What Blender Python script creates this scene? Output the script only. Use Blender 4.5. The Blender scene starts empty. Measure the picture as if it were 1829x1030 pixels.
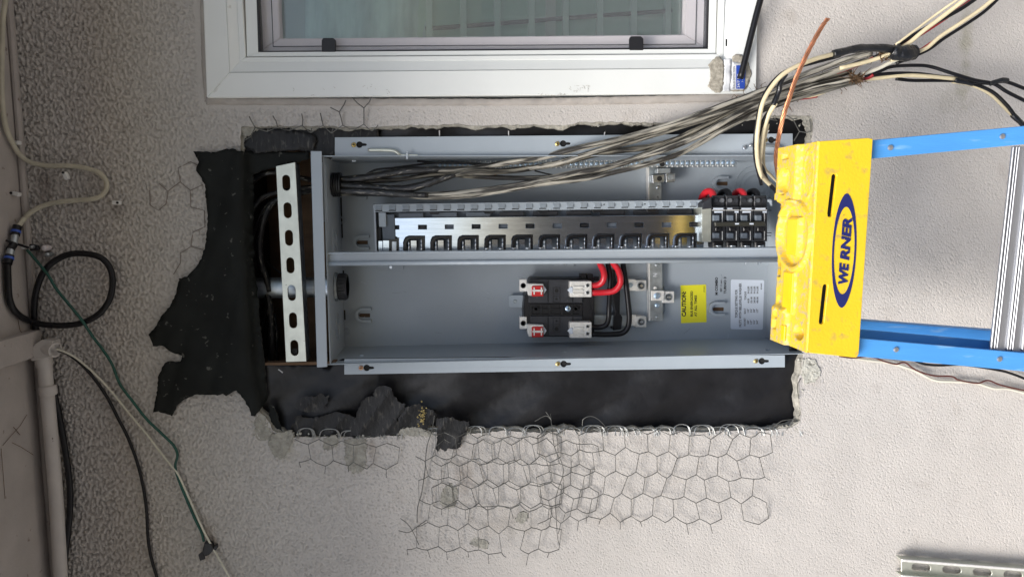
import bpy, bmesh, math, random
import numpy as np
from mathutils import Vector, Matrix
from mathutils.geometry import tessellate_polygon, delaunay_2d_cdt

random.seed(7)
rng = np.random.default_rng(11)
S = bpy.context.scene
COL = S.collection

# ---------------------------------------------------------------- camera
# phone photo taken sideways: world up (+Z) is the left of the picture
F_PX, CU, CV = 1290.0, 914.5, 515.0
DIST, EYE = 1.30, 1.60
n_ = Vector((816 - CU, 378 - CV, F_PX)).normalized()          # into the wall
ay = -0.0155
a_ = Vector((1.0, ay, 0.0)); a_.z = -(a_.x * n_.x + a_.y * n_.y) / n_.z
a_.normalize()                                                 # down the wall
x_ = n_.cross(-a_)                                             # along the wall
CAM = Vector((0, -DIST, EYE))


def cam2world(c):
    return Vector((c.dot(x_), c.dot(n_), -c.dot(a_)))


def ray(u, v):
    return cam2world(Vector((u - CU, v - CV, F_PX)))


def P(u, v, d=0.0):
    """point of the place at distance d in front of the wall face"""
    r = ray(u, v)
    t = (-d - CAM.y) / r.y
    return CAM + r * t


cd = bpy.data.cameras.new('camera')
cam = bpy.data.objects.new('camera', cd)
COL.objects.link(cam)
cx, cy, cz = cam2world(Vector((1, 0, 0))), cam2world(Vector((0, -1, 0))), cam2world(Vector((0, 0, -1)))
m = Matrix.Identity(4)
for i in range(3):
    m[i][0], m[i][1], m[i][2], m[i][3] = cx[i], cy[i], cz[i], CAM[i]
cam.matrix_world = m
cd.sensor_width = 36.0
cd.lens = 36.0 * F_PX / 1829.0
cd.clip_start, cd.clip_end = 0.02, 500.0
S.camera = cam

# ---------------------------------------------------------------- light
SUN_EL, SUN_AZ = math.radians(51), math.radians(32)           # azimuth from -Y towards -X
w = bpy.data.worlds.new('World')
S.world = w
w.use_nodes = True
nt = w.node_tree
sky = nt.nodes.new('ShaderNodeTexSky')
sky.sky_type = 'NISHITA'
sky.sun_disc = False
sky.sun_elevation = SUN_EL
sd = Vector((-math.sin(SUN_AZ) * math.cos(SUN_EL), -math.cos(SUN_AZ) * math.cos(SUN_EL), math.sin(SUN_EL)))
sky.sun_rotation = math.atan2(sd.x, sd.y)
sky.air_density, sky.dust_density, sky.ozone_density = 1.0, 3.0, 1.0
bg = nt.nodes['Background']
bg.inputs['Strength'].default_value = 0.11
nt.links.new(sky.outputs[0], bg.inputs['Color'])
sl = bpy.data.lights.new('sun', 'SUN')
sl.energy = 2.9
sl.angle = math.radians(32)
sl.color = (1.0, 0.975, 0.94)
so = bpy.data.objects.new('sun', sl)
so.rotation_euler = (-sd).to_track_quat('-Z', 'Y').to_euler()
so.location = sd * 10
COL.objects.link(so)
S.view_settings.view_transform = 'Standard'
S.view_settings.look = 'None'
S.view_settings.exposure = 0.70
S.view_settings.gamma = 1.0
S.view_settings.use_curve_mapping = False
S.cycles.use_denoising = True
S.cycles.max_bounces = 8


# ---------------------------------------------------------------- helpers
def mat(name, col, rough=0.6, metal=0.0, var=0.0, vscale=30.0, dirt=None, dthr=0.55, dscale=60.0, dsoft=0.08,
        bump=0.0, bscale=300.0, stretch=(1, 1, 1), coat=0.0, spec=0.5, droughness=None, tube=None):
    m = bpy.data.materials.new(name)
    m.use_nodes = True
    t = m.node_tree
    b = t.nodes['Principled BSDF']
    b.inputs['Base Color'].default_value = (*col, 1)
    b.inputs['Roughness'].default_value = rough
    b.inputs['Metallic'].default_value = metal
    b.inputs['Coat Weight'].default_value = coat
    b.inputs['Specular IOR Level'].default_value = spec
    tc = t.nodes.new('ShaderNodeTexCoord')
    mp = t.nodes.new('ShaderNodeMapping')
    mp.inputs['Scale'].default_value = stretch
    if tube:
        at = t.nodes.new('ShaderNodeAttribute')
        at.attribute_name = 'along'
        t.links.new(at.outputs['Vector'], mp.inputs['Vector'])
        mp.inputs['Scale'].default_value = tube
    else:
        t.links.new(tc.outputs['Object'], mp.inputs['Vector'])

    def noise(sc, det=6.0, dist=0.0):
        n = t.nodes.new('ShaderNodeTexNoise')
        n.inputs['Scale'].default_value = sc
        n.inputs['Detail'].default_value = det
        n.inputs['Distortion'].default_value = dist
        t.links.new(mp.outputs[0], n.inputs['Vector'])
        return n
    cur = None
    if var > 0:
        n = noise(vscale)
        r = t.nodes.new('ShaderNodeValToRGB')
        r.color_ramp.elements[0].position, r.color_ramp.elements[1].position = 0.3, 0.7
        r.color_ramp.elements[0].color = (*[max(0, c * (1 - var)) for c in col], 1)
        r.color_ramp.elements[1].color = (*[min(1, c * (1 + var)) for c in col], 1)
        t.links.new(n.outputs['Fac'], r.inputs[0])
        cur = r.outputs[0]
    if dirt is not None:
        n = noise(dscale, 8.0, 0.3)
        r = t.nodes.new('ShaderNodeValToRGB')
        r.color_ramp.elements[0].position, r.color_ramp.elements[1].position = dthr, dthr + dsoft
        mx = t.nodes.new('ShaderNodeMix')
        mx.data_type = 'RGBA'
        t.links.new(n.outputs['Fac'], r.inputs[0])
        t.links.new(r.outputs[0], mx.inputs['Factor'])
        mx.inputs['A'].default_value = (*col, 1)
        if cur:
            t.links.new(cur, mx.inputs['A'])
        mx.inputs['B'].default_value = (*dirt, 1)
        cur = mx.outputs['Result']
        if droughness is not None:
            mr = t.nodes.new('ShaderNodeMapRange')
            t.links.new(r.outputs[0], mr.inputs['Value'])
            mr.inputs['To Min'].default_value, mr.inputs['To Max'].default_value = rough, droughness
            t.links.new(mr.outputs[0], b.inputs['Roughness'])
    if cur:
        t.links.new(cur, b.inputs['Base Color'])
    if bump > 0:
        n = noise(bscale, 4.0)
        bp = t.nodes.new('ShaderNodeBump')
        bp.inputs['Strength'].default_value = 1.0
        bp.inputs['Distance'].default_value = bump
        t.links.new(n.outputs['Fac'], bp.inputs['Height'])
        t.links.new(bp.outputs[0], b.inputs['Normal'])
    return m


def tag(o, label=None, cat=None, group=None, kind=None):
    for k, v in (('label', label), ('category', cat), ('group', group), ('kind', kind)):
        if v:
            o[k] = v
    return o


def thing(name, label, cat, at, group=None):
    o = bpy.data.objects.new(name, None)
    o.empty_display_size = 0.02
    o.location = at
    COL.objects.link(o)
    return tag(o, label, cat, group)


def root_loc(p):
    v = Vector((0, 0, 0))
    while p is not None:
        v += p.location
        p = p.parent
    return v


def link(o, me_center, parent):
    o.location = Vector(me_center) - root_loc(parent)
    if parent is not None:
        o.parent = parent
    COL.objects.link(o)
    return o


def mesh_obj(name, verts, faces, m, parent=None, smooth=False, bevel=0.0, seg=1):
    vs = [Vector(v) for v in verts]
    lo = Vector((min(v.x for v in vs), min(v.y for v in vs), min(v.z for v in vs)))
    hi = Vector((max(v.x for v in vs), max(v.y for v in vs), max(v.z for v in vs)))
    c = (lo + hi) / 2
    me = bpy.data.meshes.new(name)
    me.from_pydata([v - c for v in vs], [], faces)
    me.materials.append(m)
    if smooth:
        me.polygons.foreach_set('use_smooth', [True] * len(me.polygons))
    me.update()
    o = bpy.data.objects.new(name, me)
    link(o, c, parent)
    if bevel > 0:
        b = o.modifiers.new('bevel', 'BEVEL')
        b.width = bevel
        b.segments = seg
        b.limit_method = 'ANGLE'
        b.angle_limit = math.radians(35)
    return o


class MB:
    def __init__(s):
        s.v, s.f, s.al = [], [], []

    def add(s, v, f):
        k = len(s.v)
        s.v += [tuple(p) for p in v]
        s.f += [tuple(i + k for i in q) for q in f]
        return s

    def box(s, x0, x1, y0, y1, z0, z1):
        v = [(x, y, z) for x in (x0, x1) for y in (y0, y1) for z in (z0, z1)]
        f = [(0, 1, 3, 2), (4, 6, 7, 5), (0, 4, 5, 1), (2, 3, 7, 6), (0, 2, 6, 4), (1, 5, 7, 3)]
        return s.add(v, f)

    def loops(s, loops, y1, y0):
        """loops of (x,z); front at y1 (nearer the camera, smaller y), back at y0"""
        flat = [p for lp in loops for p in lp]
        tri = tessellate_polygon([[Vector((p[0], p[1], 0)) for p in lp] for lp in loops])
        n = len(flat)
        v = [(p[0], y1, p[1]) for p in flat] + [(p[0], y0, p[1]) for p in flat]
        f = []
        for t in tri:
            A, B, C = [flat[i] for i in t]
            ar = (B[0] - A[0]) * (C[1] - A[1]) - (C[0] - A[0]) * (B[1] - A[1])
            t = tuple(t) if ar > 0 else tuple(reversed(t))
            f.append(t)
            f.append(tuple(i + n for i in reversed(t)))
        k = 0
        for li, lp in enumerate(loops):
            ar = sum(lp[i][0] * lp[(i + 1) % len(lp)][1] - lp[(i + 1) % len(lp)][0] * lp[i][1] for i in range(len(lp)))
            for i in range(len(lp)):
                a, b = k + i, k + (i + 1) % len(lp)
                q = (a, a + n, b + n, b)
                if (ar > 0) != (li == 0):
                    q = tuple(reversed(q))
                f.append(q)
            k += len(lp)
        return s.add(v, f)

    def prism(s, loops, d1, thick):
        if not isinstance(loops[0][0], (tuple, list)):
            loops = [loops]
        ww = [[(q.x, q.z) for q in (P(u, v, d1) for u, v in lp)] for lp in loops]
        return s.loops(ww, -d1, -d1 + thick)

    def tube(s, pts, r, sides=8, caps=True, noise=0.0):
        pts = [Vector(p) for p in pts]
        n = len(pts)
        rr = r if isinstance(r, (list, tuple)) else [r] * n
        v, f = [], []
        t0 = (pts[1] - pts[0]).normalized()
        nrm = t0.orthogonal().normalized()
        run = random.uniform(0, 5)
        s.al += [(0, 0, 0)] * (len(s.v) - len(s.al))
        for i, p in enumerate(pts):
            t = (pts[min(i + 1, n - 1)] - pts[max(i - 1, 0)])
            if t.length < 1e-9:
                t = t0
            t.normalize()
            nrm = (nrm - t * nrm.dot(t)).normalized()
            bn = t.cross(nrm)
            if i: run += (pts[i] - pts[i - 1]).length
            for k in range(sides):
                a = 2 * math.pi * k / sides
                q = rr[i] * (1 + (random.uniform(-noise, noise) if noise else 0))
                v.append(p + (nrm * math.cos(a) + bn * math.sin(a)) * q)
                s.al.append((run, math.cos(a) * rr[i], math.sin(a) * rr[i]))
        for i in range(n - 1):
            for k in range(sides):
                a, b = i * sides + k, i * sides + (k + 1) % sides
                f.append((a, b, b + sides, a + sides))
        if caps:
            f.append(tuple(reversed(range(sides))))
            f.append(tuple(range((n - 1) * sides, n * sides)))
        return s.add(v, f)

    def cyl(s, a, b, r, sides=16, r2=None):
        return s.tube([a, b], [r, r2 if r2 is not None else r], sides)

    def build(s, name, m, parent=None, smooth=False, bevel=0.0, seg=1):
        return mesh_obj(name, s.v, s.f, m, parent, smooth, bevel, seg)


def smooth_angle(o, deg=40):
    me = o.data
    me.polygons.foreach_set('use_smooth', [True] * len(me.polygons))
    try:
        me.set_sharp_from_angle(angle=math.radians(deg))
    except Exception:
        pass
    return o


def prism(name, loops, d1, thick, m, parent=None, bevel=0.0):
    return MB().prism(loops, d1, thick).build(name, m, parent, bevel=bevel)


def rect(u0, v0, u1, v1):
    return [(u0, v0), (u1, v0), (u1, v1), (u0, v1)]


def ell(u, v, ru, rv, n=20, a0=0.0):
    return [(u + ru * math.cos(a0 + 2 * math.pi * i / n), v + rv * math.sin(a0 + 2 * math.pi * i / n)) for i in range(n)]


def caps_v(u, v, hw, hl, n=6, slope=0.0):
    """capsule along v, half width hw, half length hl"""
    pts = []
    for i in range(n + 1):
        a = math.pi * i / n
        pts.append((u + hw * math.cos(a), v + (hl - hw) + hw * math.sin(a)))
    for i in range(n + 1):
        a = math.pi + math.pi * i / n
        pts.append((u + hw * math.cos(a), v - (hl - hw) + hw * math.sin(a)))
    return [(p[0] - slope * (p[1] - v), p[1]) for p in pts]


def wbox(name, u0, v0, u1, v1, d1, thick, m, parent=None, bevel=0.0):
    A, B = P(u0, v0, d1), P(u1, v1, d1)
    x0, x1 = sorted((A.x, B.x))
    z0, z1 = sorted((A.z, B.z))
    return MB().box(x0, x1, -d1, -d1 + thick, z0, z1).build(name, m, parent, bevel=bevel)


def spline(pts, per=6):
    """Catmull-Rom through (u,v,d) points"""
    q = [np.array(p, float) for p in pts]
    q = [2 * q[0] - q[1]] + q + [2 * q[-1] - q[-2]]
    out = []
    for i in range(1, len(q) - 2):
        for k in range(per):
            t = k / per
            out.append(0.5 * ((2 * q[i]) + (-q[i - 1] + q[i + 1]) * t + (2 * q[i - 1] - 5 * q[i] + 4 * q[i + 1] - q[i + 2]) * t * t
                              + (-q[i - 1] + 3 * q[i] - 3 * q[i + 1] + q[i + 2]) * t ** 3))
    out.append(q[-2])
    return out


def PS(u, v, d, m=.008):
    q = P(u, v, d)
    if u < 120 and q.z > ZT - m:
        r = ray(u, v)
        q = CAM + r * ((ZT - m - CAM.z) / r.z)
    return q


def wirep(pts, dd=0.0, wob=0.0):
    sp = spline(pts)
    out = []
    ph = random.uniform(0, 9)
    for i, p in enumerate(sp):
        out.append(PS(p[0] + wob * math.sin(i * 0.7 + ph), p[1] + wob * math.cos(i * 0.9 + ph), p[2] + dd))
    return out


def cable(name, pts, wpx, m, parent=None, label=None, cat=None, group=None, sides=10, wob=0.0, noise=0.0, end=None):
    r = wpx * 0.5e-3
    pp = wirep(pts, wob=wob)
    rr = [r * (1 + noise * math.sin(i * 1.3 + 2 * math.sin(i * .37))) for i in range(len(pp))]
    if name == 'tarry_sheath':
        for k in range(9):
            rr[-1 - k] *= .62 + .38 * k / 9
    mb = MB().tube(pp, rr, sides)
    o = mb.build(name, m, parent, smooth=True)
    at = o.data.attributes.new('along', 'FLOAT_VECTOR', 'POINT')
    at.data.foreach_set('vector', [c for q in mb.al for c in q])
    return tag(o, label, cat, group)


def sheet(name, poly, dfun, step, thick, m, parent=None, jag=1.0, smooth=True):
    """irregular sheet with an outline in picture units of the wall and a surface height dfun(u,v)"""
    bd = []
    for i in range(len(poly)):
        a, b = poly[i], poly[(i + 1) % len(poly)]
        L = math.hypot(b[0] - a[0], b[1] - a[1])
        k = max(1, int(L / max(2.5, step * 0.6)))
        for j in range(k):
            t = j / k
            jj = jag if j else 0
            bd.append((a[0] + (b[0] - a[0]) * t + random.uniform(-jj, jj), a[1] + (b[1] - a[1]) * t + random.uniform(-jj, jj)))
    nb = len(bd)
    us = [p[0] for p in bd]; vs = [p[1] for p in bd]
    pts = list(bd)
    u = min(us) + step / 2
    while u < max(us):
        v = min(vs) + step / 2
        while v < max(vs):
            q = (u + random.uniform(-.3, .3) * step, v + random.uniform(-.3, .3) * step)
            if inside(q, bd) and min((q[0] - b[0]) ** 2 + (q[1] - b[1]) ** 2 for b in bd) > (0.45 * step) ** 2:
                pts.append(q)
            v += step
        u += step
    r = delaunay_2d_cdt([Vector(p) for p in pts], [(i, (i + 1) % nb) for i in range(nb)], [], 1, 1e-5)
    V = [P(p.x, p.y, dfun(p.x, p.y)) for p in r[0]]
    faces = [tuple(f) for f in r[2]]
    # drop triangles outside a concave outline, orient towards the viewer
    out = []
    for f in faces:
        c = ((r[0][f[0]].x + r[0][f[1]].x + r[0][f[2]].x) / 3, (r[0][f[0]].y + r[0][f[1]].y + r[0][f[2]].y) / 3)
        if inside(c, bd):
            nn = (V[f[1]] - V[f[0]]).cross(V[f[2]] - V[f[0]])
            out.append(f if nn.y < 0 else tuple(reversed(f)))
    o = mesh_obj(name, V, out, m, parent, smooth)
    s = o.modifiers.new('solid', 'SOLIDIFY')
    s.thickness = thick
    s.offset = -1
    if 'paper' in m.name:
        o.data.materials.append(M['torn_edge'])
        s.material_offset_rim = 1
    return o


def inside(p, poly):
    x, y = p
    c = False
    j = len(poly) - 1
    for i in range(len(poly)):
        xi, yi = poly[i]; xj, yj = poly[j]
        if (yi > y) != (yj > y) and x < (xj - xi) * (y - yi) / (yj - yi) + xi:
            c = not c
        j = i
    return c


def wav(u, v, s=0.0):
    return (math.sin(u * .061 + s) * math.cos(v * .083 + 2 * s) + .6 * math.sin(u * .143 + v * .09 + s) + .4 * math.cos(v * .21 - u * .05 + s)) / 2


def text_mesh(mb, s, u_top, u_base, v0, v1, d, bold=0.0, shear=0.0):
    """flat lettering read up the picture (world left to right): cap height u_top..u_base, from v0 to v1"""
    c = bpy.data.curves.new('lettering', 'FONT')
    c.body = s
    c.size = 1.0
    c.offset = bold
    c.shear = shear
    c.resolution_u = 3
    c.fill_mode = 'FRONT'
    o = bpy.data.objects.new('lettering', c)
    COL.objects.link(o)
    bpy.context.view_layer.update()
    me = bpy.data.meshes.new_from_object(o.evaluated_get(bpy.context.evaluated_depsgraph_get()))
    xs = [v.co.x for v in me.vertices]
    w0, w1 = min(xs), max(xs)
    A, B, C = P(u_base, v0, d), P(u_base, v1, d), P(u_top, v0, d)
    ex = (B - A) / (w1 - w0)
    ez = (C - A) / 0.71
    mb.add([A + ex * (v.co.x - w0) + ez * v.co.y for v in me.vertices], [tuple(p.vertices) for p in me.polygons])
    bpy.data.objects.remove(o)
    bpy.data.meshes.remove(me)
    bpy.data.curves.remove(c)


def instance(src, at, parent, name=None):
    o = src.copy()
    o.name = name or src.name
    link(o, at, parent)
    return o

# ---------------------------------------------------------------- materials
M = {}
M['stucco'] = mat('stucco', (0.55, 0.518, 0.482), 0.9, var=0.05, vscale=5.0, dirt=(0.46, 0.42, 0.38), dthr=0.60, dscale=22.0,
                  dsoft=0.3, bump=0.0014, bscale=420.0, spec=0.2)
M['mortar'] = mat('mortar', (0.36, 0.345, 0.30), 0.95, var=0.25, vscale=90.0, bump=0.002, bscale=260.0, spec=0.2)
M['mortar_pale'] = mat('mortar_pale', (0.50, 0.49, 0.43), 0.95, var=0.2, vscale=70.0, dirt=(0.25, 0.24, 0.20), dthr=.56, dscale=120, bump=0.0015, bscale=300.0, spec=0.2)
M['caulk'] = mat('caulk', (0.42, 0.385, 0.35), 0.7, var=0.12, vscale=30.0, bump=0.0006, bscale=120.0)
M['soffit'] = mat('soffit_paint', (0.41, 0.375, 0.35), 0.75, var=0.08, vscale=20.0, dirt=(0.2, 0.16, 0.13), dthr=.66, dscale=60, bump=0.0005, bscale=200.0)
M['paper'] = mat('building_paper', (0.010, 0.010, 0.012), 0.44, var=0.35, vscale=25.0, bump=0.0022, bscale=18.0, spec=0.42)
M['paper_green'] = mat('torn_paper', (0.0095, 0.011, 0.010), 0.65, var=0.3, vscale=18.0, dirt=(0.09, 0.09, 0.08), dthr=.66, dscale=85, dsoft=.04,
                       bump=0.0008, bscale=110.0, spec=0.2)
M['paper_old'] = mat('old_paper', (0.017, 0.017, 0.018), 0.46, var=0.5, vscale=35.0, dirt=(0.15, 0.14, 0.12), dthr=.56, dscale=55, dsoft=.32, stretch=(1, 1, 3.2),
                     bump=0.0005, bscale=90.0, spec=0.3)
M['torn_edge'] = mat('torn_paper_edge', (.11, .105, .09), .9, var=.5, vscale=150)
M['wood'] = mat('old_wood', (0.13, 0.075, 0.04), 0.8, var=0.35, vscale=25.0, stretch=(1, 1, .2), bump=0.001, bscale=90.0)
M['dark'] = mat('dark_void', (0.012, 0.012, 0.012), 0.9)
M['panel'] = mat('panel_paint', (0.355, 0.400, 0.440), 0.34, var=0.04, vscale=12.0, bump=0.00012, bscale=900.0, spec=0.55,
                 dirt=(0.25, 0.27, 0.30), dthr=.72, dscale=26.0, dsoft=.12)
M['panel_light'] = mat('panel_paint_light', (0.40, 0.455, 0.50), 0.38, var=0.03, vscale=20.0, spec=0.5)
M['tray'] = mat('tray_plastic', (0.13, 0.155, 0.185), 0.5, var=0.06, vscale=40.0)
M['black'] = mat('black_plastic', (0.009, 0.009, 0.011), 0.38, var=0.2, vscale=60.0, bump=0.0002, bscale=500.0)
M['black_glossy'] = mat('black_glossy', (0.012, 0.012, 0.014), 0.22, spec=0.6)
M['charcoal'] = mat('charcoal_plastic', (0.028, 0.030, 0.036), 0.55, var=0.2, vscale=80.0, dirt=(.12, .12, .12), dthr=.68, dscale=150)
M['zinc'] = mat('zinc', (0.62, 0.66, 0.70), 0.30, metal=1.0, var=0.2, vscale=160.0, bump=0.0003, bscale=500)
M['zinc_dull'] = mat('zinc_dull', (0.66, 0.68, 0.60), 0.42, metal=0.75, var=0.12, vscale=40.0, dirt=(0.2, .2, .17), dthr=.70, dscale=150)
M['galv'] = mat('galvanised', (0.46, 0.50, 0.52), 0.42, metal=0.85, var=0.22, vscale=60.0, dirt=(.12, .12, .12), dthr=.68, dscale=60)
M['bus'] = mat('tinned_bus', (0.70, 0.77, 0.88), 0.15, metal=1.0, var=0.10, vscale=24.0, stretch=(6, 1, .6), bump=0.0002, bscale=24.0)
M['alu'] = mat('aluminium', (0.50, 0.51, 0.53), 0.45, metal=0.9, var=0.12, vscale=60.0, stretch=(.2, 1, 1), dirt=(.12, .10, .08), dthr=.74, dscale=120)
M['lug'] = mat('lug_metal', (0.88, 0.87, 0.83), 0.38, metal=0.35, var=0.10, vscale=120.0)
M['brass'] = mat('brass_screw', (0.55, 0.42, 0.16), 0.35, metal=0.9, var=.2, vscale=300)
M['copper_screw'] = mat('coppery_screw', (0.62, 0.36, 0.22), 0.4, metal=0.8, var=.2, vscale=300)
M['bluezinc'] = mat('blue_zinc', (0.50, 0.64, 0.78), 0.3, metal=0.8)
M['red_ins'] = mat('red_insulation', (0.60, 0.018, 0.03), 0.32, coat=0.2)
M['red_plastic'] = mat('red_plastic', (0.55, 0.02, 0.02), 0.42, var=0.15, vscale=150)
M['black_ins'] = mat('black_insulation', (0.007, 0.007, 0.009), 0.36, spec=.35, var=.2, vscale=40)
M['old_sheath'] = mat('old_cable_sheath', (0.36, 0.34, 0.285), 0.5, var=0.6, vscale=.35, dirt=(0.022, 0.019, 0.015), dthr=.43, dscale=1.0,
                      dsoft=.13, tube=(15, 190, 190), bump=0.0010, bscale=4)
M['old_dark'] = mat('old_dark_sheath', (0.26, 0.24, 0.19), 0.5, var=0.6, vscale=.35, dirt=(0.016, 0.014, 0.011), dthr=.39, dscale=1.0,
                    dsoft=.13, tube=(15, 190, 190), bump=0.0010, bscale=4)
M['breaker'] = mat('breaker_case', (0.032, 0.034, 0.038), 0.24, spec=.6)
M['tar_sheath'] = mat('tarry_sheath', (0.016, 0.015, 0.014), 0.30, dirt=(0.30, 0.28, 0.23), dthr=.60, dscale=1.0, dsoft=.08,
                      tube=(60, 260, 260), bump=0.0012, bscale=2.0, spec=.6)
M['tar'] = mat('tar_black', (0.011, 0.011, 0.011), 0.28, var=.3, vscale=80, bump=0.0012, bscale=260.0, spec=.6)
M['cream'] = mat('cream_insulation', (0.66, 0.57, 0.37), 0.45, var=0.12, vscale=25.0, dirt=(.25, .19, .12), dthr=.70, dscale=70)
M['white_ins'] = mat('white_insulation', (0.62, 0.60, 0.50), 0.45, var=0.10, vscale=30.0, dirt=(.16, .15, .11), dthr=.68, dscale=90)
M['dk_red'] = mat('dark_red_insulation', (0.32, 0.02, 0.025), 0.4)
M['maroon'] = mat('maroon_insulation', (0.10, 0.022, 0.015), 0.5)
M['green_ins'] = mat('green_insulation', (0.010, 0.075, 0.055), 0.4, var=.15, vscale=40)
M['tape'] = mat('electrical_tape', (0.008, 0.009, 0.011), 0.30, var=.3, vscale=60, bump=0.0015, bscale=120.0, spec=.6)
M['copper'] = mat('copper', (0.72, 0.33, 0.18), 0.36, metal=0.9, var=.25, vscale=60)
M['fibre'] = mat('frayed_fibre', (0.12, 0.07, 0.035), 0.9, var=.5, vscale=120)
M['wire'] = mat('lath_wire', (0.13, 0.13, 0.12), 0.5, metal=0.4, var=.4, vscale=60)
M['wire_bright'] = mat('lath_wire_bright', (0.42, 0.43, 0.42), 0.4, metal=0.6, var=.3, vscale=60)
M['pvc'] = mat('painted_pvc', (0.52, 0.49, 0.46), 0.5, var=0.06, vscale=30.0, dirt=(.12, .09, .07), dthr=.70, dscale=90, dsoft=.03, bump=.0003, bscale=120)
M['coax_white'] = mat('coax_jacket_pale', (0.50, 0.47, 0.37), 0.5, var=.15, vscale=40, dirt=(.15, .13, .09), dthr=.7, dscale=80)
M['clip'] = mat('white_clip', (0.72, 0.72, 0.70), 0.45)
M['blueband'] = mat('blue_band', (0.04, 0.10, 0.45), 0.4)
M['vinyl'] = mat('window_vinyl', (0.80, 0.82, 0.79), 0.42, var=0.03, vscale=8.0, dirt=(.45, .42, .36), dthr=.70, dscale=34, dsoft=.12, bump=.0002, bscale=90)
M['sash'] = mat('sash_vinyl', (0.76, 0.71, 0.72), 0.5)
M['gasket'] = mat('black_gasket', (0.012, 0.012, 0.015), 0.5)
M['cap'] = mat('yellow_cap', (0.82, 0.55, 0.02), 0.45, var=0.07, vscale=9.0, dirt=(0.46, 0.34, 0.09), dthr=.565, dscale=75, dsoft=.2, bump=.0004, bscale=260)
M['cap_top'] = mat('yellow_cap_dirty', (0.74, 0.49, 0.035), 0.6, var=0.10, vscale=30.0, dirt=(0.47, 0.39, 0.20), dthr=.50, dscale=150, dsoft=.14, bump=.0006, bscale=300)
M['cap_clean'] = mat('yellow_cap_clean', (0.92, 0.56, 0.01), 0.4, var=.05, vscale=30)
M['blue_rail'] = mat('blue_fibreglass', (0.075, 0.32, 0.73), 0.5, var=0.10, vscale=40.0, stretch=(1, 1, .15), dirt=(.20, .44, .78), dthr=.60, dscale=90, bump=.0003, bscale=400)
M['navy'] = mat('navy_print', (0.012, 0.018, 0.13), 0.45, dirt=(.55, .40, .06), dthr=.74, dscale=110, dsoft=.02)
M['yellow_label'] = mat('yellow_label', (0.86, 0.80, 0.03), 0.4)
M['white_label'] = mat('white_label', (0.66, 0.72, 0.80), 0.38)
M['white_paper'] = mat('white_sticker', (0.70, 0.71, 0.72), 0.5, var=.08, vscale=60)
M['residue'] = mat('sticker_residue', (0.36, 0.33, 0.27), 0.9, var=.4, vscale=160, bump=.0006, bscale=500)
M['blue_label'] = mat('blue_sticker', (0.03, 0.08, 0.42), 0.35)
M['ink'] = mat('black_ink', (0.02, 0.02, 0.022), 0.6)
M['ink_grey'] = mat('grey_ink', (0.07, 0.075, 0.085), 0.6)
M['white_ink'] = mat('white_ink', (0.7, 0.72, 0.75), 0.5)
M['blind'] = mat('blind_slat', (0.52, 0.70, 0.61), 0.5, var=.05, vscale=5)
M['sky_gleam'] = mat('sky_reflection_film', (0.60, 0.84, 0.95), 0.35, var=.45, vscale=14, stretch=(.4, 1, 2.2), bump=.004, bscale=26)
M['room'] = mat('dim_room', (0.55, 0.6, 0.57), 0.9)
M['ground'] = mat('concrete_ground', (0.26, 0.25, 0.235), 0.9, var=.15, vscale=2.0)
M['fascia'] = mat('fascia_paint', (0.42, 0.37, 0.33), 0.7)
M['staple'] = mat('staple_metal', (0.8, 0.8, 0.8), 0.4, metal=.3)

gm = bpy.data.materials.new('window_glass')
gm.use_nodes = True
t = gm.node_tree
t.nodes.clear()
o_ = t.nodes.new('ShaderNodeOutputMaterial')
mx = t.nodes.new('ShaderNodeMixShader'); tr = t.nodes.new('ShaderNodeBsdfTransparent'); gl = t.nodes.new('ShaderNodeBsdfGlossy')
fr = t.nodes.new('ShaderNodeFresnel'); fr.inputs['IOR'].default_value = 1.9
tr.inputs['Color'].default_value = (0.90, 0.97, 0.93, 1)
gl.inputs['Roughness'].default_value = 0.02
t.links.new(fr.outputs[0], mx.inputs[0]); t.links.new(tr.outputs[0], mx.inputs[1]); t.links.new(gl.outputs[0], mx.inputs[2])
t.links.new(mx.outputs[0], o_.inputs[0])
M['glass'] = gm

# insect screen: woven grey threads every 1.5 mm
sm_ = bpy.data.materials.new('insect_screen')
sm_.use_nodes = True
t = sm_.node_tree
t.nodes.clear()
o_ = t.nodes.new('ShaderNodeOutputMaterial')
mx = t.nodes.new('ShaderNodeMixShader'); tr = t.nodes.new('ShaderNodeBsdfTransparent'); df = t.nodes.new('ShaderNodeBsdfDiffuse')
df.inputs['Color'].default_value = (0.46, 0.48, 0.50, 1)
tc = t.nodes.new('ShaderNodeTexCoord'); sp = t.nodes.new('ShaderNodeSeparateXYZ')
t.links.new(tc.outputs['Object'], sp.inputs[0])
outs = []
for ax, per in (('X', 0.00190), ('Z', 0.00200)):
    a1 = t.nodes.new('ShaderNodeMath'); a1.operation = 'DIVIDE'; a1.inputs[1].default_value = per
    a2 = t.nodes.new('ShaderNodeMath'); a2.operation = 'FRACT'
    a3 = t.nodes.new('ShaderNodeMath'); a3.operation = 'LESS_THAN'; a3.inputs[1].default_value = 0.11
    t.links.new(sp.outputs[ax], a1.inputs[0]); t.links.new(a1.outputs[0], a2.inputs[0]); t.links.new(a2.outputs[0], a3.inputs[0])
    outs.append(a3)
mxx = t.nodes.new('ShaderNodeMath'); mxx.operation = 'MAXIMUM'
t.links.new(outs[0].outputs[0], mxx.inputs[0]); t.links.new(outs[1].outputs[0], mxx.inputs[1])
t.links.new(mxx.outputs[0], mx.inputs[0]); t.links.new(tr.outputs[0], mx.inputs[1]); t.links.new(df.outputs[0], mx.inputs[2])
t.links.new(mx.outputs[0], o_.inputs[0])
M['screen'] = sm_

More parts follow.
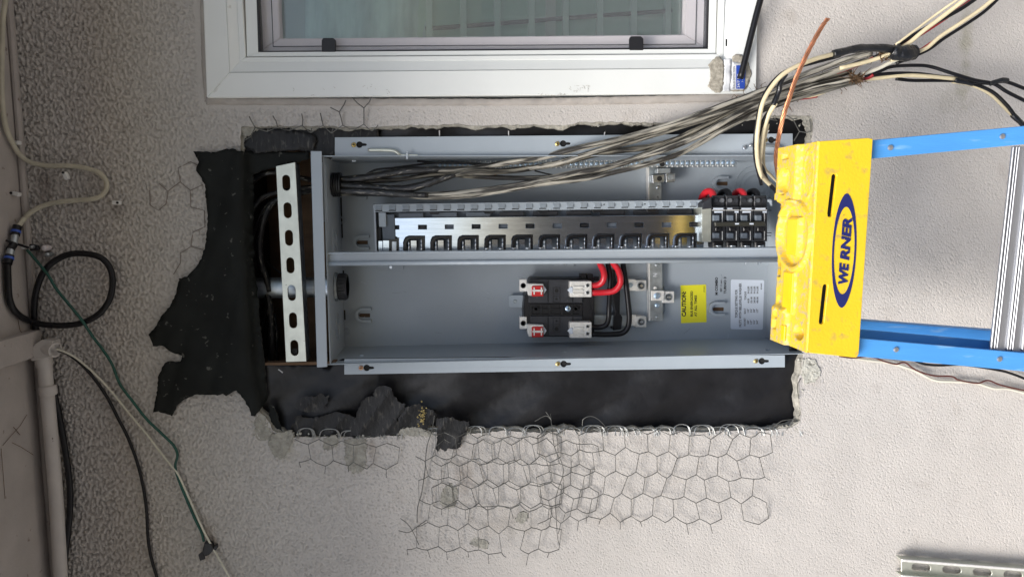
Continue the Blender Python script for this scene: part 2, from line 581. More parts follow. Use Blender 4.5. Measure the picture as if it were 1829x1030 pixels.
# old water and rust stains in the stucco, and one painted ladder shade
t = M['stucco'].node_tree
b_ = t.nodes['Principled BSDF']
src = b_.inputs['Base Color'].links[0].from_socket
tc = t.nodes.new('ShaderNodeTexCoord')


def blob(u, v, su, sv, strength, prev, col):
    c = P(u, v, 0)
    mp = t.nodes.new('ShaderNodeMapping')
    mp.vector_type = 'POINT'
    mp.inputs['Location'].default_value = (-c.x / sv, 0, -c.z / su)
    mp.inputs['Scale'].default_value = (1 / sv, 0, 1 / su)
    t.links.new(tc.outputs['Object'], mp.inputs['Vector'])
    ln = t.nodes.new('ShaderNodeVectorMath'); ln.operation = 'LENGTH'
    t.links.new(mp.outputs[0], ln.inputs[0])
    nz_ = t.nodes.new('ShaderNodeTexNoise'); nz_.inputs['Scale'].default_value = 45; nz_.inputs['Detail'].default_value = 6
    t.links.new(tc.outputs['Object'], nz_.inputs['Vector'])
    ad = t.nodes.new('ShaderNodeMath'); ad.operation = 'MULTIPLY_ADD'; ad.inputs[1].default_value = 2.2
    t.links.new(nz_.outputs['Fac'], ad.inputs[0]); t.links.new(ln.outputs['Value'], ad.inputs[2])
    mr = t.nodes.new('ShaderNodeMapRange')
    mr.inputs['From Min'].default_value, mr.inputs['From Max'].default_value = 1.2, 2.1
    mr.inputs['To Min'].default_value, mr.inputs['To Max'].default_value = strength, 0.0
    t.links.new(ad.outputs[0], mr.inputs['Value'])
    mx = t.nodes.new('ShaderNodeMix'); mx.data_type = 'RGBA'
    t.links.new(mr.outputs[0], mx.inputs['Factor']); t.links.new(prev, mx.inputs['A'])
    mx.inputs['B'].default_value = (*col, 1)
    return mx.outputs['Result']


for sb in ((1725, 60, .016, .07, .55, (.33, .31, .22)), (1722, 150, .016, .05, .5, (.33, .31, .22)), (1700, 180, .05, .035, .35, (.37, .35, .30)), (830, 850, .022, .06, .45, (.33, .27, .22)),
           (900, 935, .09, .035, .35, (.36, .32, .27)), (515, 800, .02, .03, .5, (.36, .34, .24)), (665, 800, .012, .035, .5, (.30, .24, .19)), (80, 330, .02, .05, .5, (.22, .18, .16)), (210, 375, .02, .02, .5, (.22, .19, .17)),
           (75, 455, .03, .035, .6, (.20, .17, .16)), (372, 965, .02, .05, .45, (.36, .27, .19)), (1095, 930, .05, .02, .3, (.38, .33, .28)), (1640, 460, .08, .07, .25, (.36, .34, .32)), (1410, 30, .02, .02, .4, (.36, .32, .28))):  # grey tint between the ladder rails imitates the ladder's shade
    src = blob(sb[0], sb[1], sb[2], sb[3], sb[4], src, sb[5])
t.links.new(src, b_.inputs['Base Color'])

# ---------------------------------------------------------------- ground, wall, soffit
g = MB().add([(-30, -40, 0), (30, -40, 0), (30, 20, 0), (-30, 20, 0)], [(0, 1, 2, 3)]).build('ground', M['ground'])
tag(g, kind='structure')

HOLE = [(430, 226), (520, 225), (600, 226), (672, 228), (690, 224), (760, 224), (820, 222), (850, 224), (900, 223), (975, 223), (1000, 225), (1035, 219),
        (1090, 218), (1150, 219), (1185, 220), (1215, 213), (1260, 212), (1330, 208), (1400, 206), (1449, 207), (1453, 225), (1449, 252), (1444, 300),
        (1440, 450), (1436, 600), (1433, 640), (1431, 662), (1425, 680), (1427, 705), (1430, 735), (1428, 752), (1415, 763), (1380, 768), (1340, 767), (1250, 771), (1150, 769),
        (1050, 772), (1010, 766), (985, 772), (940, 771), (900, 769), (860, 773), (800, 775), (760, 768), (725, 776), (650, 781), (590, 780), (520, 781),
        (488, 768), (480, 752), (464, 735), (452, 700), (442, 640), (437, 560), (433, 470), (430, 380), (429, 300)]
HW = [(P(u, v).x, P(u, v).z) for u, v in HOLE]
W0, W1 = P(367, 178), P(1352, 168)
WX0, WX1 = W0.x + 0.002, P(900, -330).x
WZ1, WZ0 = P(366, 60).z - 0.004, P(1351, 90).z + 0.004
zc = [P(-30, y).z for y in (0, 1030)] + [P(1860, y).z for y in (0, 1030)]
ZT = P(38, 300).z                         # soffit height
X0, X1 = P(1829, 1085).x, P(0, -45).x
X0 = min(X0, P(0, 1085).x); X1 = max(X1, P(1829, -45).x)
Z0 = min(P(1890, 0).z, P(1890, 1030).z)
Z1 = ZT + 0.004
ST = 0.0017
nx, nz = int((X1 - X0) / ST) + 1, int((Z1 - Z0) / ST) + 1
xs = np.linspace(X0, X1, nx); zs = np.linspace(Z0, Z1, nz)


def band(n0, n1, lo_x, hi_x, lo_z, hi_z, seed):
    r = np.random.default_rng(seed)
    f = np.fft.fft2(r.standard_normal((n0, n1)))
    fx = np.fft.fftfreq(n0, ST)[:, None]; fz = np.fft.fftfreq(n1, ST)[None, :]
    q = np.sqrt((fx * hi_x) ** 2 + (fz * hi_z) ** 2)
    q2 = np.sqrt((fx * lo_x) ** 2 + (fz * lo_z) ** 2)
    h = np.real(np.fft.ifft2(f * np.exp(-q ** 2) * (1 - np.exp(-q2 ** 2))))
    return h / h.std()


XX, ZZ = np.meshgrid(xs, zs, indexing='ij')
hc = band(nx, nz, 0.022, 0.0072, 0.0125, 0.0040, 1)     # coarse trowelled texture, lumps drawn out sideways
hf = band(nx, nz, 0.009, 0.0034, 0.007, 0.0029, 2)
hl = band(nx, nz, 0.30, 0.07, 0.30, 0.07, 3)
kz = np.clip((ZZ - (P(900, 500).z)) / (P(150, 500).z - P(900, 500).z), 0, 1)
crev = lambda h: np.where(h > 0, 0.55 * np.tanh(h * 0.9), -np.minimum(1.9, np.abs(h)) ** 1.25 * 0.75)
crevf = lambda h: 0.40 * np.tanh(h) - 2.2 * np.clip(-h - 1.0, 0, 1.0)
amp = 0.00050 + 0.0033 * kz ** 1.2
Y = -(kz * crev(hc * .95 + hf * .22) + (1 - kz) * crevf(hf)) * amp - 0.0003 * hl
# smooth float under the window and near the soffit
zb = (XX > W0.x - 0.014) & (ZZ < WZ1 + .02) & (ZZ > WZ0 - .01)
Y[zb] *= 0.15


def pip(x, z, poly):
    c = np.zeros(x.shape, bool)
    j = len(poly) - 1
    for i in range(len(poly)):
        xi, zi = poly[i]; xj, zj = poly[j]
        k = ((zi > z) != (zj > z)) & (x < (xj - xi) * (z - zi) / ((zj - zi) if zj != zi else 1e-9) + xi)
        c ^= k
        j = i
    return c


# ragged version of the hole outline
HR = []
for i in range(len(HW)):
    a, b = HW[i], HW[(i + 1) % len(HW)]
    L = math.hypot(b[0] - a[0], b[1] - a[1]); k = max(1, int(L / 0.006))
    for j in range(k):
        tt = j / k
        q = 0.0012
        HR.append((a[0] + (b[0] - a[0]) * tt + random.uniform(-q, q), a[1] + (b[1] - a[1]) * tt + random.uniform(-q, q)))
WP = [(WX0, WZ0), (WX1, WZ0), (WX1, WZ1), (WX0, WZ1)]
cxm = (xs[:-1] + xs[1:])[:, None] / 2 + 0 * zs[None, :-1]
czm = (zs[:-1] + zs[1:])[None, :] / 2 + 0 * xs[:-1, None]
drop_h = pip(cxm, czm, HR)
drop_w = pip(cxm, czm, WP)
keep = ~(drop_h | drop_w)
idx = np.arange(nx * nz).reshape(nx, nz)
q = np.stack([idx[:-1, :-1], idx[1:, :-1], idx[1:, 1:], idx[:-1, 1:]], -1)[keep]
touch = np.zeros(nx * nz, bool); touch[q.ravel()] = True
dq = np.stack([idx[:-1, :-1], idx[1:, :-1], idx[1:, 1:], idx[:-1, 1:]], -1)
gx, gz, gy = XX.ravel().copy(), ZZ.ravel().copy(), Y.ravel().copy()
for dm, poly in ((drop_h, HR), (drop_w, WP)):
    td = np.zeros(nx * nz, bool); td[dq[dm].ravel()] = True
    ids = np.nonzero(td & touch)[0]
    px, pz = gx[ids], gz[ids]
    best = np.full(len(ids), 1e9); bx = px.copy(); bz = pz.copy()
    for i in range(len(poly)):
        a, b = poly[i], poly[(i + 1) % len(poly)]
        dx, dz = b[0] - a[0], b[1] - a[1]
        tt = np.clip(((px - a[0]) * dx + (pz - a[1]) * dz) / (dx * dx + dz * dz + 1e-12), 0, 1)
        qx, qz = a[0] + tt * dx, a[1] + tt * dz
        dd = (qx - px) ** 2 + (qz - pz) ** 2
        k = dd < best
        best[k] = dd[k]; bx[k] = qx[k]; bz[k] = qz[k]
    gx[ids], gz[ids] = bx, bz
    gy[ids] = 0
remap = -np.ones(nx * nz, int); remap[touch] = np.arange(touch.sum())
vv = np.stack([gx[touch], gy[touch], gz[touch]], 1)
ff = remap[q]
nv, nf = len(vv), len(ff)
# plain wall beyond the textured part
EX0, EX1, EZ0, EZ1 = -3.2, 3.4, 0.0, Z1
me = bpy.data.meshes.new('stucco_wall')
me.vertices.add(nv); me.vertices.foreach_set('co', vv.astype(np.float32).ravel())
me.loops.add(nf * 4); me.loops.foreach_set('vertex_index', ff.astype(np.int32).ravel())
me.polygons.add(nf); me.polygons.foreach_set('loop_start', np.arange(0, nf * 4, 4, dtype=np.int32))
me.polygons.foreach_set('loop_total', np.full(nf, 4, np.int32))
me.polygons.foreach_set('use_smooth', np.ones(nf, bool))
me.update(calc_edges=True)
me.materials.append(M['stucco'])
wall = thing('stucco_wall', 'rough greige stucco house wall with a rectangle cut open around the electrical panel', 'wall', (0, 0, 0))
wf = bpy.data.objects.new('stucco_face', me); COL.objects.link(wf); wf.parent = wall
mb = MB()
for x0, x1, z0, z1 in ((EX0, X0, EZ0, EZ1), (X1, EX1, EZ0, WZ0), (X1, EX1, WZ1, EZ1), (WX1, EX1, WZ0, WZ1), (X0, X1, EZ0, Z0)):
    if x1 > x0 and z1 > z0:
        mb.add([(x0, 0, z0), (x1, 0, z0), (x1, 0, z1), (x0, 0, z1)], [(0, 1, 2, 3)])
mb.build('plain_stucco', M['stucco'], wall)
mb = MB()
k = len(HR)
dep = [0.022 + random.uniform(-.003, .004) for _ in HR]
v = [(p[0], 0.0, p[1]) for p in HR] + [(p[0] + random.uniform(-.0015, .0015), 0.011, p[1] + random.uniform(-.0015, .0015)) for p in HR] + [(p[0], dep[i], p[1]) for i, p in enumerate(HR)]
f = []
for i in range(k):
    j = (i + 1) % k
    f += [(i, j, k + j, k + i), (k + i, k + j, 2 * k + j, 2 * k + i)]
mb.add(v, f).build('cut_edge', M['mortar'], wall)
# rough scratch coat peeking out past the finish coat along the cut
mb = MB()
rc = random.Random(5)
area = sum(HR[i][0] * HR[(i + 1) % k][1] - HR[(i + 1) % k][0] * HR[i][1] for i in range(k))
sg = 1 if area > 0 else -1
wd = [max(0.001, 0.0028 + 0.0035 * wav(i * 9, 0, 1.3)) for i in range(k)]
v, f = [], []
for i in range(k):
    a, b = HR[i - 1], HR[(i + 1) % k]
    tx, tz = b[0] - a[0], b[1] - a[1]; L = math.hypot(tx, tz) or 1
    nx_, nz_ = -tz / L * sg, tx / L * sg
    ww = wd[i] + rc.uniform(0, .0018)
    v += [(HR[i][0] - nx_ * .0005, .006, HR[i][1] - nz_ * .0005), (HR[i][0] + nx_ * ww, .008 + rc.uniform(0, .002), HR[i][1] + nz_ * ww),
          (HR[i][0] + nx_ * ww, .020, HR[i][1] + nz_ * ww)]
for i in range(k):
    j = (i + 1) % k
    f += [(3 * i, 3 * j, 3 * j + 1, 3 * i + 1), (3 * i + 1, 3 * j + 1, 3 * j + 2, 3 * i + 2)]
mb.add(v, f).build('scratch_coat', M['mortar'], wall)
# smooth caulk line under the window
sheet('caulk_line', [(368, 174), (500, 176), (900, 177), (1100, 173), (1350, 167), (1351, 180), (1150, 186), (900, 189), (600, 189), (368, 187)],
      lambda u, v: 0.0035 - 0.003 * ((v - 174) / 14) + .0006 * wav(u * 3, v * 3), 7, 0.002, M['caulk'], wall, jag=.5)
sheet('caulk_line', [(357, -20), (364, -20), (372, 176), (366, 182), (360, 120)],
      lambda u, v: 0.002 + .0006 * wav(u * 3, v * 3), 6, 0.002, M['caulk'], wall, jag=.4)

SX0, SX1 = -3.2, 3.4
fence = thing('reflection_fence', 'unseen dark board fence added opposite the wall to darken metal reflections', 'fence', (0, -3.2, 0))  # added out of view: darkens reflections and cuts low light
fm = mat('fence_boards', (.10, .075, .055), .85, var=.3, vscale=6)
for k in range(44):
    MB().box(-4.4 + k * .2, -4.21 + k * .2, -3.22, -3.2, 0.03, 1.42 + .01 * math.sin(k * 2.1)).build('board', fm, fence)
MB().box(-4.4, 4.4, -3.26, -3.22, 1.3, 1.39).build('fence_beam', fm, fence)
soff = thing('soffit', 'painted roof overhang board meeting the top of the stucco wall', 'soffit', (0, -0.35, ZT))
MB().box(SX0, SX1, -0.52, 0.20, ZT, ZT + 0.02).build('soffit_board', M['soffit'], soff)
MB().box(SX0, SX1, -0.545, -0.52, ZT - 0.10, ZT + 0.05).build('fascia_board', M['fascia'], soff)
MB().box(SX0, SX1, -0.012, -0.0, ZT - 0.010, ZT).build('corner_bead', M['soffit'], soff, bevel=.003)
A, B = P(50, 587, 0), P(50, 631, 0)
tb = MB().box(B.x, A.x, -0.518, -0.013, ZT - 0.019, ZT - 0.0005).build('trim_board', M['soffit'], bevel=.001)
tag(tb, 'short painted board running out across the soffit above the conduit elbow', 'trim board')

# things in the broken open part of the wall
mb = MB(); rr = random.Random(15)
for k in range(150):
    a = rr.random()
    if a < .55: u, v, d = rr.uniform(480, 1430), 770 + rr.gauss(0, 2.5), rr.uniform(-.016, -.002)
    elif a < .75: u, v, d = rr.uniform(1426, 1436), rr.uniform(640, 770), rr.uniform(-.012, 0)
    elif a < .9: u, v, d = rr.uniform(480, 660), 778 + rr.gauss(0, 3), rr.uniform(-.01, .003)
    else: u, v, d = rr.uniform(690, 1440), rr.uniform(219, 226), rr.uniform(-.012, -.002)
    q = rr.uniform(.0008, .0026)
    c = P(u, v, d)
    mb.tube([c, c + Vector((rr.uniform(-q, q), rr.uniform(-q, q), rr.uniform(-q, q)))], [q, q * .5], 5, noise=.3)
tag(mb.build('mortar_crumbs', M['mortar_pale']), 'loose mortar crumbs along the broken stucco edge', 'mortar crumbs', None, 'stuff')

def paper_d(u, v):
    return -0.021 + 0.0040 * wav(u * .22 + v * .3, v * .4, .5) + 0.0022 * wav(u * .8 + v * .8, v * 1.0, 2) - .0020 * abs(math.sin(u * .018 + v * .045)) + .0050 * math.sin(u * .034 + v * .035)
bp = thing('building_paper', 'new smooth black building paper lining the wall opening around the grey panel', 'building paper', P(1000, 715, -.02))
# lower strip (picture), upper strip, right strip
sheet('paper_strip', [(455, 650), (590, 650), (612, 640), (1420, 632), (1446, 632), (1446, 790), (440, 800), (440, 650)], paper_d, 9, .0006, M['paper'], bp, jag=0)
sheet('paper_strip', [(672, 214), (1460, 196), (1460, 300), (1430, 300), (1425, 262), (600, 262), (596, 240), (672, 236)], paper_d, 9, .0006, M['paper'], bp, jag=0)
sheet('paper_strip', [(1400, 290), (1455, 290), (1455, 645), (1410, 645)], lambda u, v: paper_d(u, v) - .004, 12, .0006, M['paper'], bp, jag=0)

cav = thing('wall_cavity', 'dark open wall bay with old brown wood behind the strut channel', 'wall cavity', P(510, 470, -.15))
A, B = P(425, 232, -.02), P(600, 655, -.02)
cx0, cx1, cz1, cz0 = B.x, A.x, A.z, B.z
MB().box(cx0 - .02, cx1 + .02, 0.185, 0.195, cz0 - .02, cz1 + .02).build('back_board', M['wood'], cav)
MB().box(cx0 - .012, cx0 - .002, 0.036, 0.184, cz0, cz1).build('stud', M['wood'], cav)
MB().box(P(455, 262, -.02).x, P(455, 262, -.02).x + .04, 0.036, 0.184, cz0, cz1).build('stud', M['wood'], cav)
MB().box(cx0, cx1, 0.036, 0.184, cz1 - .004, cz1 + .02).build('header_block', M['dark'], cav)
# rust stained sill edge below the strut
prism('wood_lip', [(473, 648), (600, 645), (600, 651), (473, 652)], -0.012, .02, M['wood'], cav)
# structural sheathing behind everything
A, B = P(380, 150, -.21), P(1500, 850, -.21)
tag(MB().box(B.x, A.x, 0.20, 0.215, B.z, A.z).build('sheathing', M['dark']), 'dark board closing the wall bay far behind the panel', 'sheathing')

ow = thing('old_paper_strip', 'weathered black paper with pale scuffs tucked behind the upper left corner of the panel', 'building paper', P(520, 250, -.01))
sheet('paper_strip', [(428, 216), (560, 216), (676, 217), (677, 275), (600, 272), (590, 285), (566, 276), (530, 268), (455, 276), (430, 272)],
      lambda u, v: -0.013 + .0010 * wav(u * .6, v * .6, 1), 6, .0008, M['paper_old'], ow, jag=1)
sheet('paper_fold', [(438, 225), (470, 230), (520, 232), (560, 240), (566, 252), (560, 266), (530, 268), (500, 270), (455, 274), (436, 262)],
      lambda u, v: -0.006 + .0012 * wav(u * .6, v * .6, 4), 6, .0006, M['paper_old'], ow, jag=1.2)

# torn green black paper folded out over the stucco
FL = [(345, 270), (385, 272), (400, 267), (415, 265), (428, 270), (445, 271), (500, 270), (552, 272), (553, 284), (527, 291), (498, 298), (470, 305), (452, 312), (454, 350), (452, 400), (454, 470),
      (460, 520), (464, 570), (468, 610), (473, 650), (476, 690), (478, 712), (466, 730), (456, 743), (448, 742), (445, 728), (435, 712), (422, 697), (412, 702),
      (404, 707), (398, 703), (388, 706), (372, 705), (352, 704), (338, 709), (325, 716), (315, 724), (311, 735), (307, 743), (295, 738), (283, 734), (273, 736),
      (276, 722), (281, 697), (283, 670), (294, 648), (300, 645), (322, 645), (325, 635), (318, 632), (305, 628), (295, 620), (285, 617), (273, 618), (270, 608), (265, 597),
      (280, 580), (287, 565), (303, 548), (315, 520), (320, 500), (319, 497), (334, 494), (345, 482), (360, 462), (366, 440), (370, 410), (371, 385), (368, 360), (366, 330), (360, 318), (350, 305), (355, 290), (350, 280)]


def fl_d(u, v):
    k = max(0, min(1, (u - 3 - float(np.interp(v, [300, 380, 470, 560, 640, 700, 735, 752], [429, 430, 433, 437, 442, 452, 464, 480]))) / 16.0))
    s = 0.0085 + 0.006 * math.exp(-((u - 424) / 30.0) ** 2)
    return s * (1 - k) - 0.010 * k - .0030 * (1 - k) * (1 - abs(math.sin(u * .045 + v * .012))) ** 3 - .002 * (1 - abs(math.sin(u * .02 - v * .03))) ** 4 + .0022 * wav(u * .45, v * .35, 1) + .0012 * wav(u * 1.1, v * .8, 3)


tag(sheet('torn_paper', FL, fl_d, 7, .0012, M['paper_green'], None, jag=1.2), 'large torn dark green black building paper folded out over the stucco beside the strut', 'building paper')


def scrap(poly, d, label, m='paper_old', amp=.0018, name='paper_scrap', th=.0008):
    return tag(sheet(name, poly, lambda u, v: d + amp * .5 * wav(u * .6, v * .6, d * 300) - .0022 * abs(math.sin(u * .07 + v * .05 + d * 400)) , 5, th, M[m], None, jag=1.6, smooth=False), label, 'paper scrap', 'torn old paper scraps along the cut edge')


scrap([(527, 781), (518, 770), (520, 758), (528, 752), (526, 744), (534, 742), (560, 747), (572, 742), (584, 728), (570, 735), (530, 727)][:7] +
      [(600, 735), (620, 740), (634, 745), (632, 760), (640, 774), (640, 782)], -.004, 'long scuffed black paper scrap lying low beside the big fan shaped scrap')
scrap([(528, 730), (527, 722), (532, 715), (545, 708), (556, 706), (562, 709), (570, 702), (577, 704), (580, 708), (587, 705), (586, 716), (578, 728), (580, 733), (565, 736), (545, 735)],
      .002, 'small ragged leaf of torn black paper standing above the long scuffed scrap')
scrap([(625, 778), (632, 750), (638, 735), (645, 718), (655, 709), (668, 708), (668, 697), (675, 690), (685, 688), (690, 689), (698, 692), (702, 704), (710, 716), (724, 722), (722, 732),
       (716, 740), (709, 747), (712, 760), (715, 774), (680, 777)], .003, 'large fan shaped scrap of torn black paper with the highest peak in the opening')
scrap([(708, 778), (712, 745), (722, 728), (735, 724), (748, 721), (760, 727), (773, 731), (780, 740), (776, 752), (762, 766), (745, 774)], .001,
      'torn black paper scrap with yellow crusty stain, right of the fan shaped scrap')
scrap([(778, 748), (795, 744), (810, 745), (822, 752), (838, 752), (836, 768), (826, 780), (823, 798), (815, 802), (802, 800), (794, 806), (787, 800), (782, 808), (776, 800), (780, 790), (781, 765)],
      .010, 'crumpled black paper scrap caught in the wire and hanging over the cut edge', amp=.0035)
scrap([(481, 718), (490, 727), (494, 737), (500, 755), (506, 772), (496, 768), (486, 757), (480, 742)], -.006, 'narrow sliver of dark torn paper in the lower left corner of the opening', m='paper_green')
mb = MB(); rr = random.Random(2)
for k in range(46):
    u, v = 754 + rr.gauss(0, 3.2), 742 + rr.gauss(0, 8); q = .0016 * rr.uniform(.3, 1)
    c = P(u, v, .0045)
    mb.tube([c + Vector((rr.uniform(-q, q), .0008, rr.uniform(-q, q))), c + Vector((rr.uniform(-q, q), -.0008, rr.uniform(-q, q)))], q, 5)
yst = mb.build('crusty_stain', mat('yellow_crust', (.42, .33, .13), .9, var=.5, vscale=200)); yst['kind'] = 'stuff'
tag(yst, 'yellow crusty stain on the torn paper scrap left of the hanging scrap', 'stain')


def chunk(poly, label, m='mortar', d=.004, name='mortar_chip'):
    return tag(sheet(name, poly, lambda u, v: min(d, .0022) + .0009 * wav(u * 1.8, v * 1.8, u * .01) + random.uniform(-.0008, .0008), 4, .004, M[m], None, jag=2.0, smooth=False), label, 'mortar', 'grey mortar patches along the cut edge')


chunk([(455, 745), (463, 738), (472, 742), (476, 755), (485, 772), (494, 782), (470, 786), (456, 786)], 'grey smooth mortar corner at the lower left end of the opening', d=.001)
chunk([(484, 776), (500, 772), (522, 768), (524, 782), (517, 800), (508, 815), (498, 820), (488, 812), (480, 798)], 'olive grey mortar patch below the lower left corner with a rounded lower edge')
chunk([(578, 782), (600, 776), (605, 788), (598, 798), (585, 804), (577, 800)], 'small chipped mortar lump between the two larger olive patches')
chunk([(616, 786), (630, 782), (653, 783), (654, 800), (653, 830), (646, 842), (632, 845), (622, 838), (616, 820)], 'tall olive grey mortar patch third along the lower cut edge')
chunk([(710, 774), (718, 766), (728, 762), (742, 762), (757, 766), (770, 772), (778, 778), (740, 779)], 'crumbly mortar hump just left of the hanging paper scrap', d=.003)
chunk([(788, 880), (796, 868), (805, 862), (816, 868), (817, 890), (812, 905), (800, 908), (786, 900)], 'round grey mortar patch behind the wire lath below the hanging scrap', d=.0012)
chunk([(920, 925), (928, 914), (940, 914), (943, 926), (935, 934), (922, 932)], 'small grey mortar smear behind the middle of the wire lath', d=.001)
chunk([(838, 968), (846, 960), (865, 962), (874, 972), (870, 979), (850, 976)], 'small dark grey mortar smear at the lowest edge of the wire lath', d=.001)
chunk([(1434, 640), (1455, 641), (1464, 660), (1466, 672), (1452, 683), (1438, 686), (1432, 668)], 'pale mortar chip beside the opening under the corner of the ladder cap', 'mortar_pale', .002)
chunk([(1372, 772), (1390, 762), (1410, 760), (1428, 750), (1435, 772), (1400, 774)], 'grey mortar wedge in the lower right corner of the opening', d=-.001)
chunk([(1430, 208), (1450, 208), (1452, 235), (1448, 252), (1440, 230)], 'crumbling mortar at the upper right corner of the opening', d=-.002)
chunk([(432, 226), (455, 226), (462, 232), (448, 238), (436, 248)], 'broken mortar bit in the upper left corner of the opening', d=-.004)

# ================================================================ electrical panel
panel = thing('breaker_box', 'open grey electrical panel box with empty breaker stabs and no cover', 'electrical panel', P(1000, 460, -.165))
DB = -0.165                                    # back of the box
bx1 = P(1000, 279, 0).x; bx0 = P(1000, 640, 0).x
bz1 = P(584, 460, 0).z; bz0 = P(1440, 460, 0).z
TH = .0016
PM, PL = M['panel'], M['panel_light']


def knock(mb, A, ax, r, d=.0010):
    """ring dimple, axis along ax ('y','z','x')"""
    n = 28
    pts = []
    for i in range(n + 1):
        a = 2 * math.pi * i / n
        c, s_ = r * math.cos(a), r * math.sin(a)
        pts.append(Vector(A) + (Vector((c, 0, s_)) if ax == 'y' else Vector((c, s_, 0)) if ax == 'z' else Vector((0, c, s_))))
    mb.tube(pts, d, 5, caps=False)


# back panel with mounting slots
slots = [(645, 433), (641, 343), (649, 563), (1288, 328), (1281, 552)]
sl_loops = []
for u, v in slots:
    u0 = u - 5
    sl_loops.append([(u0, v - 3.4), (u0 + 17, v - 3.4), (u0 + 17, v + 3.4), (u0, v + 3.4), (u0 - 2.6, v + 2), (u0 - 2.6, v - 2)])
A, B = (bx0, bz0), (bx1, bz1)
outer = [(bx0, bz0), (bx1, bz0), (bx1, bz1), (bx0, bz1)]
mb = MB().loops([outer] + [[(q.x, q.z) for q in (P(u, v, DB) for u, v in lp)] for lp in sl_loops], -DB, -DB + .0015)
mb.build('back_panel', PM, panel)
MB().box(bx0, bx1, .170, .176, bz0, bz1).build('wood_backing', M['wood'], panel)
for (u, v) in slots:
    # raised U shaped boss round each slot
    pts = []
    for k in range(13):
        a = math.radians(90 + 180 * k / 12)
        pts.append((u - 1 + 14 * math.cos(a), v - 13 * math.sin(a)))
    oo = [(u + 14, v - 13)] + pts + [(u + 14, v + 13)]
    ii = [(u + 14, v + 8.2)] + [(u - 1 + 8.2 * math.cos(math.radians(270 - 180 * k / 12)), v - 8.2 * math.sin(math.radians(270 - 180 * k / 12))) for k in range(13)] + [(u + 14, v - 8.2)]
    o = MB().prism(oo + ii, DB + .010, .010).build('mounting_boss', PM, panel, bevel=.0018, seg=2)
# side walls
MB().box(bx1, bx1 + TH, 0, .166, bz0, bz1).build('side_wall', PM, panel, bevel=.0005)
MB().box(bx0 - TH, bx0, 0, .166, bz0, bz1).build('side_wall', PM, panel, bevel=.0005)
tw = MB().box(bx0 - TH, bx1 + TH, 0, .166, bz1, bz1 + TH).build('end_wall', PM, panel)
MB().box(bx0 - TH, bx1 + TH, 0, .166, bz0 - TH, bz0).build('end_wall', PM, panel)
# dark seam lines in the corners of the back
for a_0, a_1 in ((.055, .075), (.10, .155), (.22, .30)):
    MB().box(bx0 + a_0, bx0 + a_1, .1642, .1652, bz1 - .0035, bz1 - .0008).build('corner_slit', M['dark'], panel)
# knockouts pressed in back and end
def kr(*a):
    mb = MB(); knock(mb, *a); mb.build('knockout_ring', M['panel'], panel, smooth=True)
for r in (.021, .030, .040):
    kr(P(1347, 332, DB + .0002), 'y', r)
for u, v in ((609, 393), (618, 592)):
    kr(P(u, v, DB + .0002), 'y', .007); kr(P(u, v, DB + .0002), 'y', .0045)
for (yy, xx) in ((.085, bx0 + .055), (.085, bx0 + .215)):
    for r in (.012, .018, .025):
        kr((xx, yy, bz1 - .0002), 'z', r)
# little raised crosses on the side walls
for u, v, s_ in ((632, 287, 1), (646, 635, -1), (1009, 629, -1), (1371, 625, -1)):
    X = bx1 - .0003 if s_ > 0 else bx0 + .0003
    # find the point of the side wall seen at (u,v)
    r = ray(u, v); tt = (X - CAM.x) / r.x; q = CAM + r * tt
    MB().box(min(X, X - s_ * .002), max(X, X - s_ * .002), q.y - .0035, q.y + .0035, q.z - .0008, q.z + .0008).box(
        min(X, X - s_ * .002), max(X, X - s_ * .002), q.y - .0012, q.y + .0012, q.z - .0035, q.z + .0035).build('side_rivet', M['zinc'], panel)
# mounting flanges
fa = [(598, 245.5), (1416, 238.5), (1416, 277), (598, 280)]
fb = [(615, 641), (1402, 634), (1402, 655.5), (615, 668.5)]


def keyhole(u, v):
    pts = ell(u, v, 5.8, 5.8, 18)
    big = [(u + 5.8 * math.cos(a), v + 5.8 * math.sin(a)) for a in [math.radians(25 + 310 * k / 16) for k in range(17)]]
    return big + [(u + 11, v - 2.2), (u + 13, v - 1.2), (u + 13, v + 1.2), (u + 11, v + 2.2)]


kh = {0: [(642, 258.5), (1006, 256.5), (1378, 250)], 1: [(655, 656.5), (1007, 649.5), (1361, 644.5)]}
for i, (poly, hs) in enumerate(((fa, kh[0]), (fb, kh[1]))):
    fo = prism('mounting_flange', [poly] + [keyhole(*h) for h in hs], -.008, .0018, PL, panel, bevel=.0003)
    for (u, v) in hs:
        prism('screw_hole', ell(u + 3, v, 9, 6.5, 16), -.0108, .001, M['dark'], panel)
        ms = 'copper_screw' if (u, v) == (655, 656.5) else 'brass'
        c = P(u - 10.5, v + .3, -.006)
        cp = MB().tube([c + Vector((0, .004, 0)), c + Vector((0, .0004, 0)), c + Vector((0, -.0012, 0))], [.0042, .0042, .0022], 14)
        o = smooth_angle(cp.build('screw', M[ms], panel), 50)
        cross = MB()
        cross.box(c.x - .0022, c.x + .0022, c.y - .0014, c.y - .0010, c.z - .0005, c.z + .0005).box(c.x - .0005, c.x + .0005, c.y - .00142, c.y - .0010, c.z - .0022, c.z + .0022)
        cross.build('screw_recess', M['dark'], o)
# upper end lip (left in the picture)
prism('end_lip', [(554.5, 270), (574.5, 270), (584.5, 655), (566, 656)], .010, .003, PL, panel, bevel=.0008)
prism('end_lip_return', [(555.5, 271), (558.5, 271), (569.5, 655), (567, 655)], .0068, .02, PM, panel)
prism('inner_stiffener', [(574, 290), (582, 291), (585, 396), (577, 396)], -.012, .0012, PL, panel)
# lower end seam plates at the right
# bright rolled edge along the box front
for x in (bx1, bx0 - TH):
    MB().box(x, x + TH, -.0022, -.0002, bz0, bz1 + .010).build('box_edge', PL, panel, bevel=.0006)

